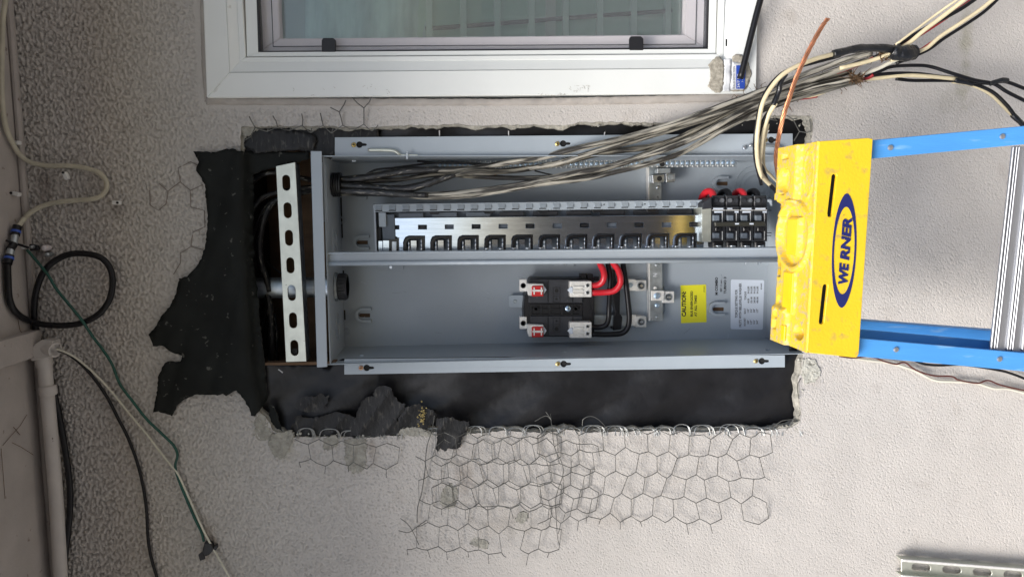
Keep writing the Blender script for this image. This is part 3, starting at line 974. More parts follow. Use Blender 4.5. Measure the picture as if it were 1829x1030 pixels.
# centre support rail
cr = MB()
ra = [(582, 452), (1395, 443), (1395, 466), (582, 475)]
ru = MB().prism([(584, 453.2), (1400, 444.2), (1400, 461), (584, 468)], -.014, .0016).build('center_rail', PM, panel)
MB().prism([(583, 451), (1400, 441.8), (1400, 444.6), (583, 454)], -.009, .03).build('rail_edge', PL, ru, bevel=.0008)
pp = [P(584, 471, -.010), P(1400, 464.3, -.010)]
MB().tube(pp, .0038, 12).build('rail_rolled_lip', PL, ru, smooth=True)
for u, v, w_ in ((698, 478, 23), (1008, 472.5, 18), (1355, 470, 23)):
    pb = prism('rail_foot', [(u - w_, v - 14), (u + w_, v - 14), (u + w_, v + 3.5), (u - w_, v + 3.5)], DB + .004, .0035, PM, panel, bevel=.0004)
    c = P(u, v - 1, DB + .004)
    smooth_angle(MB().tube([c, c + Vector((0, -.0025, 0))], [.0042, .003], 10).build('screw', M['zinc'], pb), 40)

# ---- bus assembly
D1 = -.085
bus = thing('x', None, None, (0, 0, 0)); bpy.data.objects.remove(bus)
tray = MB().prism([(667, 364), (1257, 356.5), (1257, 445), (672, 452)], D1 - .028, .010).build('bus_tray', M['tray'], panel)
# tabbed strip
strip = MB().prism([[(666, 368), (669, 364.5), (1257, 357), (1257, 371), (668, 378.5)]], D1, .0018).build('tab_strip', PL, panel, bevel=.0006)
MB().prism([(667, 376), (1257, 369.5), (1257, 372), (668, 378.8)], D1 - .0018, .028).build('strip_wall', PM, strip)
MB().prism([(667, 366), (670, 366), (673, 450), (670, 450)], D1 - .002, .028).build('strip_end', PM, strip)
proto = None
for k in range(24):
    u = 676.3 + 24.42 * k
    v = 370.5 - 7.2 * k / 23
    c = P(u, v, D1)
    if proto is None:
        hw, hh = .0068, .0040
        V = [(-hw, 0, -hh), (hw, 0, -hh), (hw * .85, -.0032, hh * .2), (-hw * .85, -.0032, hh * .2)]
        # louvre tab: hinge at the picture's top, raised lower edge
        t_ = MB()
        z0, z1 = -.0066, .0066
        x0, x1 = -.0042, .0040
        t_.add([(x1, -.0004, z0), (x1, -.0004, z1), (x0, -.0042, z1 - .0012), (x0, -.0042, z0 + .0012), (x0 - .0012, 0.0, z1 - .001), (x0 - .0012, 0.0, z0 + .001)],
               [(0, 3, 2, 1), (3, 5, 4, 2), (1, 2, 4), (0, 5, 3)])
        me = bpy.data.meshes.new('tab'); me.from_pydata(t_.v, [], t_.f); me.materials.append(PL); me.update()
        o = proto = bpy.data.objects.new('tab', me)
        link(o, c, strip)
        hm = MB().box(x0 - .0028, x0 - .0012, -.0004, .0004, z0, z1)
        me2 = bpy.data.meshes.new('tab_slit'); me2.from_pydata(hm.v, [], hm.f); me2.materials.append(M['dark']); me2.update()
        h0 = bpy.data.objects.new('tab_slit', me2)
        link(h0, c, strip)
    else:
        instance(proto, c, strip)
        instance(h0, c, strip)
for u, v in ((1079, 365.5), (1152, 364.5)):
    prism('strip_hole', ell(u, v, 1.3, 1.3, 8), D1 + .0004, .0004, M['dark'], strip)
# plastic tray details
prism('tray_bar', [(676, 379.5), (689, 379.5), (689.5, 405), (677, 405)], D1 - .004, .012, PL, tray, bevel=.0006)
prism('tray_block', [(680, 383), (704, 382.5), (706, 428), (684, 428)], D1 - .012, .012, M['tray'], tray, bevel=.001)
prism('dark_slot', [(672, 406), (680, 406), (681, 449), (674, 449)], D1 - .016, .01, M['gasket'], tray)
for k in range(9):
    u = 712 + 60 * k
    prism('tray_rib', [(u, 380.5 - k * .7), (u + 44, 379.9 - k * .7), (u + 44, 388 - k * .7), (u, 388 - k * .7)], D1 - .016, .004, M['tray'] if k < 3 else M['charcoal'], tray, bevel=.0006)
for k in range(5):
    u = 775 + 97 * k
    prism('retainer_clip', [(u - 9, 378 - k * 1.2), (u + 12, 377.5 - k * 1.2), (u + 8, 383 - k * 1.2), (u - 6, 383 - k * 1.2)], D1 - .001, .006, M['black'], tray, bevel=.0006)

# shiny bus plate with windows
D2 = D1 - .006


def bv(u, v0):           # vertical drift of the assembly along the picture
    return v0 - (u - 703) * .0105


wins = []
for k in range(11):
    u = 754 + 48.25 * k
    v = bv(u, 406.3)
    wins.append(rect(u - 7.8, v - 4, u + 7.8, v + 4))
notch = [(703.5, 410), (712, 410), (712, 402.5), (703.5, 402.5)]
teeth = []
top_pts = [(703.5, bv(703, 390)), (1252, bv(1252, 390))]
low = []
# lower edge is cut away under each stab: build outline from right to left
right_side = [(1253, bv(1253, 452))]
ol = [(703.5, 389.5), (1253, bv(1253, 389.5)), (1253, bv(1253, 453))]
for k in reversed(range(11)):
    u = 739.5 + 48.3 * k
    b_ = lambda du, v: (u + du, bv(u, v))
    ol += [b_(19, 453), b_(19, 421.5), b_(-10, 421.5), b_(-16, 424), b_(-19, 430), b_(-20, 453)]
ol += [(710, 453), (709, 424), (704, 422), notch[0], notch[1], notch[2], notch[3]]
plate = prism('bus_plate', [ol] + wins, D2, .002, M['bus'], panel, bevel=.0004)
TILT = math.tan(math.radians(2.2)); ZC = plate.location.z + panel.location.z


def toff(u, v):
    return (ZC - P(u, v, D2).z) * TILT


for k in range(11):
    u = 754 + 48.25 * k; v = bv(u, 406.3)
    if k % 2 == 0:
        prism('window_catch', [(u - 6, v - 3), (u + 5, v - 3.4), (u + 7, v), (u + 2, v + 3), (u - 6, v + 2.5)], D2 - .0025, .004, M['black'], plate, bevel=.0006)
    else:
        prism('window_back', rect(u - 8, v - 4.2, u + 8, v + 4.2), D2 - .006, .002, M['tray'], plate)

# breaker stabs: black arch, bright blade, two chrome posts, small jaws
parts_cache = {}


def pc(name, mbf, m, at, parent, smooth=False, bevel=0.0):
    key = name
    if key not in parts_cache:
        b = mbf()
        me = bpy.data.meshes.new(name); me.from_pydata(b.v, [], b.f); me.materials.append(m)
        if smooth:
            me.polygons.foreach_set('use_smooth', [True] * len(me.polygons))
        me.update()
        o = bpy.data.objects.new(name.split('#')[0], me)
        link(o, at, parent)
        if bevel:
            bb = o.modifiers.new('bevel', 'BEVEL'); bb.width = bevel; bb.segments = 1; bb.limit_method = 'ANGLE'
        parts_cache[key] = o
        return o
    return instance(parts_cache[key], at, parent, name.split('#')[0])


K = .00105   # metres per picture unit at this depth


def arch():
    # in local (x up the picture, z left): outline in picture offsets (du, dv), dv down
    out = [(-20, 30), (-20, 10), (-18, 4), (-14, 0), (-8, -1.5), (19, -1.5), (19, 30), (14.5, 30), (14.5, 4), (-7, 4), (-11, 7), (-13.5, 11), (-13.5, 30)]
    lp = [(-dv * K, -du * K) for du, dv in out]
    return MB().loops([lp], -.006, .010)


def arch_rim():
    pts = [(-19, 30), (-19, 11), (-17, 5), (-13, 1), (-8, -.3), (17, -.3)]
    return MB().tube([Vector((-dv * K, -.0062, -du * K)) for du, dv in pts], .0010, 6)


def blade():
    lp = [(-dv * K, -du * K) for du, dv in rect(-6, 6.5, 4.5, 30)]
    return MB().loops([lp], -.003, .006)


def post():
    b = MB()
    for k in range(3):
        b.cyl((-(.009 + .0075 * k), -.004, 0), (-(.015 + .0075 * k), -.004, 0), .0021, 8)
    b.cyl((-.008, -.004, 0), (-.031, -.004, 0), .0015, 8)
    return b


def jaw():
    return MB().tube([Vector((-.024, -.006, -.004)), Vector((-.0245, -.008, 0)), Vector((-.024, -.006, .004))], .0016, 6)


for k in range(11):
    u = 739.5 + 48.3 * k
    v = bv(u, 423)
    st = thing('bus_stab', None, None, P(u, v, D2)); st.parent = panel; st.location = P(u, v, D2) - root_loc(panel)
    of_ = toff(u, v)
    q = lambda du, dv, dd=0.0: P(u + du, v + dv, D2 + dd + of_)
    pc('stab_arch#', arch, M['black_glossy'], q(0, 0), st, bevel=.0008)
    pc('stab_arch_rim#', arch_rim, M['charcoal'], q(0, 0, .0003), st, smooth=True)
    pc('stab_blade#', blade, M['bus'], q(0, 0), st, bevel=.0005)
    pc('stab_post#', post, M['zinc'], q(-9.5, 0), st, smooth=True)
    pc('stab_post#', post, M['zinc'], q(14.5 if k > 4 else 13, -4), st, smooth=True)
    if k > 2:
        pc('stab_jaw#', jaw, M['zinc'], q(-16, 0), st, smooth=True)
        pc('stab_jaw#', jaw, M['zinc'], q(9, 0), st, smooth=True)
plate.rotation_euler.x = math.radians(-2.2)
# half stab at the left end
prism('stab_blade', rect(684, 429, 695, 455), D2 - .002, .006, M['bus'], panel, bevel=.0005)
prism('stab_blade', rect(676, 430, 683, 455), D2 - .001, .004, M['bus'], panel, bevel=.0005)
prism('stab_blade', rect(700, 431, 708, 455), D2 - .001, .004, M['zinc'], panel, bevel=.0005)
prism('stab_arch', [(694, 427), (705, 426), (712, 424), (712, 455), (695, 455)], D2 - .006, .008, M['black_glossy'], panel, bevel=.0008)

# ---- four breakers with a tie bar
D3 = -.052
prism('barrier_plate', [(1253.5, 370), (1270.5, 370), (1270, 432), (1254, 432)], D3 - .006, .05, M['zinc_dull'], panel, bevel=.001)
prism('barrier_block', [(1256, 362), (1271, 352), (1272, 372), (1254.5, 374)], D3 - .004, .05, M['charcoal'], panel, bevel=.001)
prism('breaker_bus_stub', [(1247, 384), (1254, 384), (1254, 446), (1247, 446)], D3 - .03, .02, M['gasket'], panel)
for k in range(4):
    u = 1271 + 25.1 * k
    br = thing('circuit_breaker', None, None, P(u + 12, 395, D3)); br.parent = panel; br.location = P(u + 12, 395, D3) - root_loc(panel)
    prism('case', [(u + .6, 369), (u + 24.4, 369), (u + 24.4, 431), (u + .6, 431)], D3 - .008, .055, M['breaker'], br, bevel=.0012)
    prism('terminal_shelf', [(u + .8, 349), (u + 24, 349), (u + 24, 369.5), (u + .8, 369.5)], D3 - .018, .045, M['breaker'], br, bevel=.0016)
    for j in (0, 1):
        c = P(u + 7 + 11 * j, 358, D3 - .0178)
        smooth_angle(MB().tube([c, c + Vector((0, -.003, 0)), c + Vector((0, -.0034, 0)), c + Vector((0, -.0022, 0))], [.0042, .0042, .0028, .0022], 12).build('terminal_screw', M['zinc'] if (k + j) % 2 else M['charcoal'], br), 40)
    prism('print_line', rect(u + 3, 371.5, u + 21, 374), D3 - .0077, .0004, M['white_label'], br) if k != 1 else prism('print_line', rect(u + 3, 371.5, u + 12, 373.5), D3 - .0077, .0004, M['white_label'], br)
    prism('print_line', rect(u + (16 if k % 2 else 5), 377, u + (23 if k % 2 else 20), 380.2), D3 - .0077, .0004, M['white_label'], br)
    prism('case_ridge', rect(u + .8, 374.8, u + 24, 376), D3 - .0068, .003, M['lug'], br)
    for (va, vb) in ((384, 394.5), (416, 425.5)):
        prism('handle_recess', rect(u + 1.5, va - 2, u + 17.5, vb + 1.8), D3 - .0066, .002, M['charcoal'], br, bevel=.0006)
        prism('handle', rect(u + 3.2, va, u + 14.5, vb), D3 + .001, .009, M['tray'], br, bevel=.0012)
        prism('case_ridge', rect(u + 18.6, va - 3, u + 19.8, vb + 3), D3 - .0066, .002, M['lug'], br)
    prism('handle', rect(u + 7, 406.5, u + 18, 413), D3 - .001, .007, M['black_glossy'], br, bevel=.001)
    prism('case_foot', [(u + 2, 431), (u + 22, 431), (u + 21, 444), (u + 3, 444)], D3 - .022, .03, M['black_glossy'], br, bevel=.002)
    c = P(u + 12, 439, D3 - .021)
    MB().tube([c + Vector((0, 0, .006)), c + Vector((0, -.002, 0)), c + Vector((0, 0, -.006))], .0022, 8).build('line_screw', M['zinc'], br, smooth=True)
tie = prism('tie_bar', [(1277, 396.5), (1367, 395.5), (1368, 403.5), (1278, 404.5)], D3 + .006, .008, mat('olive_black_plastic', (.035, .034, .026), .4), panel, bevel=.0014)
tm = MB(); text_mesh  # rating numbers on the tie bar run along the picture
for u in (1313, 1339):
    prism('rating_mark', rect(u, 398.4, u + 7, 401), D3 + .0063, .0003, M['white_label'], tie)
prism('end_clip', [(1371, 355), (1380, 356), (1381, 368), (1377, 369), (1376, 361), (1371, 361)], -.07, .01, M['panel_light'], panel, bevel=.002)
for va in (375, 415, 420):
    prism('stop_pin', rect(1371, va, 1378, va + 1.3), -.08, .003, M['gasket'], panel)
prism('pressed_slot', [p for p in ell(1383, 375, 2.6, 7, 14)], DB + .0006, .0006, M['tray'], panel)

# ---- neutral bar with bolts and lugs
nb = prism('neutral_bar', [(1157, 290), (1181, 290), (1184, 573), (1159, 573)], DB + .018, .004, M['galv'], panel, bevel=.0005)
prism('neutral_bar_edge', [(1157, 290), (1159.5, 290), (1161.5, 573), (1159, 573)], DB + .0185, .016, M['lug'], nb)
mb = MB(); text_mesh(mb, 'N', 1165.5, 1174, 494, 488, DB + .0184); mb.build('stamped_letter', M['white_ink'], nb)
for u, v, m_ in ((1173, 473, 'galv'), (1170, 514, 'lug'), (1173.5, 545, 'bluezinc'), (1174, 566, 'galv'), (1175, 335, 'zinc')):
    c = P(u, v, DB + .0182)
    r = .0048 if m_ == 'bluezinc' else .0035
    smooth_angle(MB().tube([c, c + Vector((0, -.003, 0)), c + Vector((0, -.0042, 0))], [r, r, r * .6], 14).build('bolt', M[m_], nb), 40)


def lugsq(u, v, par, s=10.5, d=DB + .024, th=.022):
    o = prism('lug_block', rect(u - s, v - s, u + s, v + s), d, th, M['lug'], par, bevel=.0012)
    c = P(u, v, d)
    smooth_angle(MB().tube([c + Vector((0, .0003, 0)), c + Vector((0, -.0014, 0)), c + Vector((0, -.0014, 0)), c + Vector((0, .002, 0))], [.0078, .0078, .0056, .0046], 18, caps=False).build('bolt_washer', M['galv'], o), 40)
    smooth_angle(MB().tube([c + Vector((0, .002, 0)), c + Vector((0, -.003, 0)), c + Vector((0, -.0045, 0))], [.0042, .0042, .0028], 14).build('bolt', M['zinc'], o), 40)
    return o


o = prism('lug_plate', [(1163, 519), (1186, 519), (1186, 537), (1163, 537)], DB + .030, .003, M['lug'], panel, bevel=.0006)
c = P(1173, 528, DB + .030)
smooth_angle(MB().tube([c, c + Vector((0, -.003, 0)), c + Vector((0, -.004, 0))], [.0062, .0062, .004], 16).build('bolt', M['bluezinc'], o), 40)
lugsq(1194, 530.5, panel)
lp_ = MB().tube([P(1181, 510, DB + .002), P(1187, 512, DB + .002), P(1188, 525, DB + .002), P(1188, 555, DB + .002), P(1184, 562, DB + .002), P(1181, 562, DB + .002)], .0010, 6).build('pressed_bead', PM, panel, smooth=True)
# upper lug near the ground bar
o = prism('ground_lug', [(1165, 313), (1187, 311), (1188, 325), (1166, 327)], -.125, .02, M['zinc'], panel, bevel=.001)
c = P(1178, 319, -.1248)
MB().cyl(c, c + Vector((0, -.0006, 0)), .0052, 16).build('lug_hole', M['dark'], o)
o = prism('ground_lug', [(1189, 310), (1206, 309), (1206, 325), (1190, 326)], -.125, .02, M['zinc'], panel, bevel=.001)
c = P(1198, 317, -.1248)
smooth_angle(MB().tube([c, c + Vector((0, -.001, 0))], [.0062, .0055], 14).build('lug_screw', M['galv'], o), 30)
prism('strap', [(1174, 301), (1198, 300), (1198, 309), (1174, 310)], -.12, .02, M['galv'], panel, bevel=.001)

# ---- ground bar with its row of screws
gb = prism('ground_bar', [(779, 289.5), (1314, 284), (1316, 297.5), (781, 301.5)], -.118, .012, M['galv'], panel, bevel=.001)
proto = None
for k in range(59):
    u = 786 + 9.02 * k
    v = 295.2 - k * .083
    c = P(u, v, -.118)
    if proto is None:
        b = MB().tube([Vector((0, 0, 0)), Vector((0, -.0022, 0)), Vector((0, -.0028, 0))], [.0032, .0032, .0016], 8)
        me = bpy.data.meshes.new('terminal_screw'); me.from_pydata(b.v, [], b.f); me.materials.append(M['bluezinc']); me.update()
        proto = bpy.data.objects.new('terminal_screw', me); link(proto, c, gb)
        b = MB().tube([Vector((.0065, 0, 0)), Vector((.0065, -.0016, 0))], [.0018, .0012], 6).tube([Vector((-.0065, 0, 0)), Vector((-.0065, -.0016, 0))], [.0018, .0012], 6)
        b.box(-.0068, .0068, -.0003, .0001, .0040, .0046)
        me = bpy.data.meshes.new('bar_bead'); me.from_pydata(b.v, [], b.f); me.materials.append(M['lug']); me.update()
        bead = bpy.data.objects.new('bar_bead', me); link(bead, c, gb)
    else:
        instance(proto, c, gb); instance(bead, c, gb)
c = P(1183, 293.5, -.1145)
smooth_angle(MB().tube([c + Vector((0, .003, 0)), c, c], [.0062, .0062, .0048], 16).build('bar_lug_ring', M['zinc'], gb), 30)
MB().cyl(c + Vector((0, .001, 0)), c + Vector((0, -.0004, 0)), .0048, 16).build('lug_hole', M['dark'], gb)

# ---- meter / main jaws block
mbk = MB().prism([[(946, 498), (1062, 497), (1062, 602), (946, 601), (944, 596), (937, 585), (935, 550), (937, 528), (944, 520)]], DB + .045, .044).build('main_block', M['black'], panel, bevel=.0016)
DM = DB + .050
for (u0, v0, u1, v1) in ((944, 499, 1041, 541), (947, 564, 1041, 600)):
    b = prism('block_half', rect(u0, v0, u1, v1), DM, .012, M['charcoal'], mbk, bevel=.0014)
    for u, v, r in ((994, 519 if v0 < 520 else 587, 3.6), (994, 534 if v0 < 520 else 573, 2.0)):
        prism('block_hole', ell(u, v, r, r, 14), DM + .0004, .0005, M['dark'], b)
        prism('block_square', [(u - 6.5, v - 6), (u + 6.5, v - 6), (u + 6.5, v + 6), (u - 6.5, v + 6), (u - 6.5, v - 6), (u - 5.7, v - 5.2), (u - 5.7, v + 5.2), (u + 5.7, v + 5.2), (u + 5.7, v - 5.2), (u - 5.7, v - 5.2)], DM + .0006, .0008, M['black'], b)
    for u in (972, 1016):
        prism('block_rib', rect(u + 6, v0 + 2, u + 7.5, v1 - 1), DM + .001, .0015, M['black'], b)
# centre cells: open boxes
cells = []
for k, (a, b) in enumerate(((950, 966), (968, 980), (984, 1002), (1006, 1020), (1023, 1036))):
    cells.append(rect(a, 545, b, 551))
    cells.append(rect(a, 553, b, 561))
prism('cell_grid', [rect(946, 543, 1040, 563)] + cells, DM - .002, .016, M['black'], mbk, bevel=.0004)
for u in (957, 1028):
    c = P(u, 551, DM - .004)
    MB().tube([c, c + Vector((0, -.004, 0)), c + Vector((0, -.004, 0)), c], [.0048, .0048, .003, .003], 12, caps=False).build('screw_boss', M['black'], mbk)
c = P(1014.5, 551, DM - .001)
smooth_angle(MB().tube([c + Vector((0, .003, 0)), c + Vector((0, -.001, 0)), c + Vector((0, -.002, 0))], [.0056, .0056, .004], 16).build('screw', M['bluezinc'], mbk), 40)
prism('screw_slot', rect(1011, 550.2, 1018, 551.6), DM + .0014, .0004, M['gasket'], mbk)
# left ears
for v in (509.5, 576.5):
    e = prism('lug_ear', rect(928, v - 11, 941, v + 11), DM - .004, .012, M['lug'], panel, bevel=.001)
    c = P(934.5, v + .5, DM - .0038)
    smooth_angle(MB().tube([c + Vector((0, .002, 0)), c + Vector((0, -.0008, 0)), c + Vector((0, -.0008, 0)), c + Vector((0, .001, 0))], [.0053, .0053, .0036, .0034], 14, caps=True).build('lug_screw', M['black'], e), 30)
tb_ = prism('steel_tab', [(909, 529), (911, 527), (945, 527), (945, 549), (912, 549), (909, 547)], DB + .012, .003, M['panel_light'], panel, bevel=.0005)
c = P(920, 538, DB + .012)
smooth_angle(MB().tube([c, c + Vector((0, -.0018, 0))], [.0040, .003], 6).build('screw', M['galv'], tb_), 30)
# jaws with red inserts
for v in (518, 591):
    j = prism('jaw_bracket', [(941, v - 12), (971, v - 11), (971, v + 9), (944, v + 10), (942, v + 2)], DM + .010, .014, M['lug'], panel, bevel=.0012)
    prism('jaw_side', [(941, v - 12), (948, v - 11), (949, v + 10), (944, v + 10)], DM + .004, .014, M['galv'], j)
    r_ = prism('red_insert', [(950, v - 7.5), (970, v - 8), (971, v + 11), (950, v + 11.5)], DM + .013, .008, M['red_plastic'], panel, bevel=.0012)
    prism('jaw_blade', rect(951, v - .8, 970, v + 2.8), DM + .0145, .003, M['lug'], r_, bevel=.0003)
    for uu in (953, 966):
        prism('jaw_pin', rect(uu, v - 5, uu + 2.2, v + 8), DM + .0142, .002, M['lug'], r_)
    prism('jaw_diamond', [(971.5, v - 8), (976.5, v - .5), (971.5, v + 7)], DM + .006, .006, M['white_label'], panel, bevel=.0006)
    l_ = prism('line_lug', [(1018, v - 16), (1057, v - 16), (1057, v + 12.5), (1018, v + 12.5)], DM + .016, .026, M['lug'], panel, bevel=.0012)
    prism('diamond_mark', [(1013.5, v), (1019, v - 6), (1023, v - 5), (1023, v + 5), (1019, v + 5.5)], DM + .018, .003, M['white_label'], l_, bevel=.0005)
    for dv in (-5.5, .8, 6.5):
        prism('lug_rib', rect(1024, v + dv - 1.6, 1042, v + dv + 1.3), DM + .0185, .0035, M['lug'], l_, bevel=.0008)
    for dv in (-8.5, 4.5):
        c = P(1049.5, v + dv, DM + .016)
        smooth_angle(MB().tube([c, c + Vector((0, -.0012, 0)), c + Vector((0, -.0012, 0)), c + Vector((0, .0012, 0))], [.0040, .0036, .0022, .0018], 12).build('lug_screw', M['zinc'], l_), 30)
for k in range(2):
    prism('top_connector', rect(1037 + 12 * k, 489, 1048 + 11 * k, 502), DM - .008, .02, M['black'], mbk, bevel=.001)
prism('connector_pin', rect(1062, 494, 1070, 501), DM - .01, .01, M['black'], mbk)
# lower bus strap and bracket right of the block
for u0, v0, u1, v1, m_ in ((1058, 562.5, 1124, 582, 'galv'), (1122, 562, 1136, 582, 'lug')):
    prism('bus_strap', rect(u0, v0, u1, v1), DB + .020, .003, M[m_], panel, bevel=.0005)
c = P(1102, 571.5, DB + .0203); MB().cyl(c, c + Vector((0, -.0004, 0)), .0018, 10).build('strap_hole', M['dark'], panel)
prism('bus_strap', rect(1095, 499, 1124, 516), DB + .018, .003, M['galv'], panel, bevel=.0005)
prism('bus_strap', rect(1122, 498.5, 1136, 519), DB + .022, .003, M['lug'], panel, bevel=.0005)
c = P(1126, 509, DB + .0223); smooth_angle(MB().tube([c, c + Vector((0, -.003, 0))], [.005, .0035], 14).build('bolt', M['bluezinc'], panel), 40)
lugsq(1145, 510, panel, 9.8, DB + .022); lugsq(1145, 574.5, panel, 9.8, DB + .022)
prism('insulator_post', [(1093, 482), (1099, 482), (1099, 494), (1108, 520), (1107, 560), (1112, 566), (1110, 588), (1095, 590), (1096, 566), (1100, 556), (1094, 530)], DB + .030, .028, M['black'], panel, bevel=.0012)
prism('insulator_arm', [(1040, 530), (1052, 532), (1055, 546), (1059, 554), (1058, 600), (1042, 600)], DM - .004, .03, M['black'], panel, bevel=.0012)

# heavy insulated jumpers
for nm, pts, wv, m_, lb in (
        ('jumper_wire', [(1056, 510, DM + .006), (1068, 508.5, DM + .008), (1076, 503, DM + .012), (1079, 493, DM + .014), (1077, 482, DM + .010), (1071, 468, DM), (1067, 440, DM - .02)], 12.5, 'red_ins', 'red'),
        ('jumper_wire', [(1056, 522.5, DM + .006), (1080, 522, DM + .008), (1097, 519, DM + .012), (1107, 508, DM + .016), (1108, 495, DM + .016), (1103, 480, DM + .010), (1094, 466, DM), (1090, 440, DM - .02)], 12.5, 'red_ins', 'red'),
        ('jumper_wire', [(1056, 583, DM + .004), (1070, 584, DM + .004), (1082, 580, DM + .006), (1087, 568, DM + .006), (1088, 548, DM + .006), (1089, 520, DM + .002), (1090, 495, DM), (1085, 466, DM - .006), (1083, 440, DM - .02)], 10.5, 'black_ins', 'black'),
        ('jumper_wire', [(1056, 596.5, DM + .004), (1085, 597, DM + .006), (1110, 595, DM + .008), (1121, 585, DM + .010), (1124, 568, DM + .010), (1122, 540, DM + .008), (1118, 505, DM + .004), (1112, 466, DM - .004), (1110, 440, DM - .02)], 11, 'black_ins', 'black')):
    cable(nm, pts, wv, M[m_], panel, sides=14)
for u, m_, r in ((1268, 'red_ins', 13.5), (1297, 'black_ins', 12), (1323, 'red_ins', 13), (1347, 'black_ins', 13)):
    cable('jumper_loop', [(u - 16, 362, -.12), (u - 14, 353, -.115), (u - 8, 344, -.105), (u, 341.5, -.092), (u + 5, 346, -.082), (u + 6, 353, -.078), (u + 6, 362, -.078)], r, M[m_], panel, sides=14)

# ---- latches, labels
cable('latch_rod', [(657, 268, -.003), (690, 268.2, -.003), (705, 270, -.003), (713, 276, -.004), (717, 278.5, -.006)], 5.6, M['zinc_dull'], panel)
prism('latch_foot', rect(716, 276, 746, 278.6), .0008, .003, M['zinc_dull'], panel, bevel=.0004)
c = P(727, 276, .002)
MB().tube([c, c + Vector((0, -.004, 0))], [.003, .002], 6).box(c.x - .008, c.x + .005, c.y - .001, c.y + .001, c.z - .001, c.z + .001).build('latch_screw', M['zinc'], panel)
cable('latch_rod', [(1338, 260, -.003), (1365, 260, -.003), (1388, 261, -.003), (1396, 266, -.004), (1402, 270, -.006)], 5.0, M['galv'], panel)
c = P(1329, 264, -.006)
smooth_angle(MB().tube([c, c + Vector((0, -.003, 0)), c + Vector((0, -.004, 0))], [.0045, .0035, .002], 6).build('latch_screw', M['zinc'], panel), 30)

DL = DB + .0005
yl = prism('warning_label', [(1215.5, 509.5), (1261, 508), (1262, 575), (1216.5, 577)], DL, .0003, M['yellow_label'], panel)
mb = MB()
text_mesh(mb, 'CAUTION:', 1217.8, 1225, 565, 520.5, DL + .0003, bold=.04)
yb = mb.build('lettering', M['ink'], yl)
mb = MB()
text_mesh(mb, 'BUS ENERGIZED', 1233.3, 1237.4, 565, 519.5, DL + .0003, bold=.03)
text_mesh(mb, 'AT ALL TIMES', 1240.4, 1244.6, 565, 527, DL + .0003, bold=.03)
text_mesh(mb, '87A001', 1256.5, 1258.8, 521.5, 510.5, DL + .0003)
mb.build('lettering', M['ink'], yl)
mb = MB()
text_mesh(mb, 'M COMBO', 1277.4, 1281.8, 526.5, 495, DL, bold=.035)
text_mesh(mb, 'SEC 11 mm', 1286.2, 1289.6, 521, 500, DL, bold=.02)
text_mesh(mb, 'TURNO 3', 1292.8, 1297, 524.5, 494.5, DL, bold=.035)
mb.build('stencilled_text', M['ink'], panel)
rl = [(1307, 499), (1363, 500), (1365, 502), (1362.5, 587), (1360.5, 588.5), (1306.5, 587.5), (1304.8, 585), (1305.5, 501)]
wl = prism('torque_label', rl, DL, .0003, M['white_label'], panel)
mb = MB(); dl = DL + .0003
text_mesh(mb, 'TORQUE SETTING FOR', 1312.8, 1317.2, 567.5, 517, dl, bold=.02)
text_mesh(mb, 'NUTS WITH BELLEVILLE WASHER', 1319.8, 1324.2, 583.5, 505.5, dl, bold=.02)
text_mesh(mb, 'SOCKET', 1328.6, 1331.8, 582, 567.5, dl, bold=.02)
text_mesh(mb, 'BOLT', 1328.8, 1332, 560, 550.5, dl, bold=.02)
text_mesh(mb, 'TORQUE', 1329.6, 1332.8, 535.5, 520.5, dl, bold=.02)
for k, (a, b, c1, c2) in enumerate((('3/8"', '1/4"', '40-50', 'IN.LBS'), ('1/2"', '5/16"', '130-140', 'IN.LBS'), ('9/16"', '3/8"', '240-260', 'IN.LBS'), ('3/4"', '1/2"', '490-540', 'IN.LBS'))):
    u = 1334.6 + 5.4 * k
    text_mesh(mb, a, u, u + 3.2, 578.5, 571.5, dl, bold=.02); text_mesh(mb, b, u, u + 3.2, 558, 551.5, dl, bold=.02)
    text_mesh(mb, c1, u + .5, u + 3.7, 541, 530 if k else 533, dl, bold=.02); text_mesh(mb, c2, u + .5, u + 3.7, 524, 511, dl, bold=.02)
text_mesh(mb, '87A002', 1358.6, 1361, 517, 505.5, dl, bold=.02)
mb.build('lettering', M['ink'], wl)

# light scratches and a smudge on the back panel
rr = random.Random(31)
for k in range(26):
    u, v = rr.choice([(rr.uniform(640, 930), rr.uniform(490, 600)), (rr.uniform(1190, 1370), rr.uniform(480, 605)), (rr.uniform(700, 1150), rr.uniform(300, 355))])
    L, a = rr.uniform(3, 16), rr.uniform(0, 3.1)
    o = MB().tube([P(u, v, DB + .0003), P(u + L * .5 * math.cos(a) + 1, v + L * .5 * math.sin(a), DB + .0003), P(u + L * math.cos(a), v + L * math.sin(a), DB + .0003)], .00016, 3).build('scratch', M['ink_grey' if k % 3 else 'white_label'], panel)

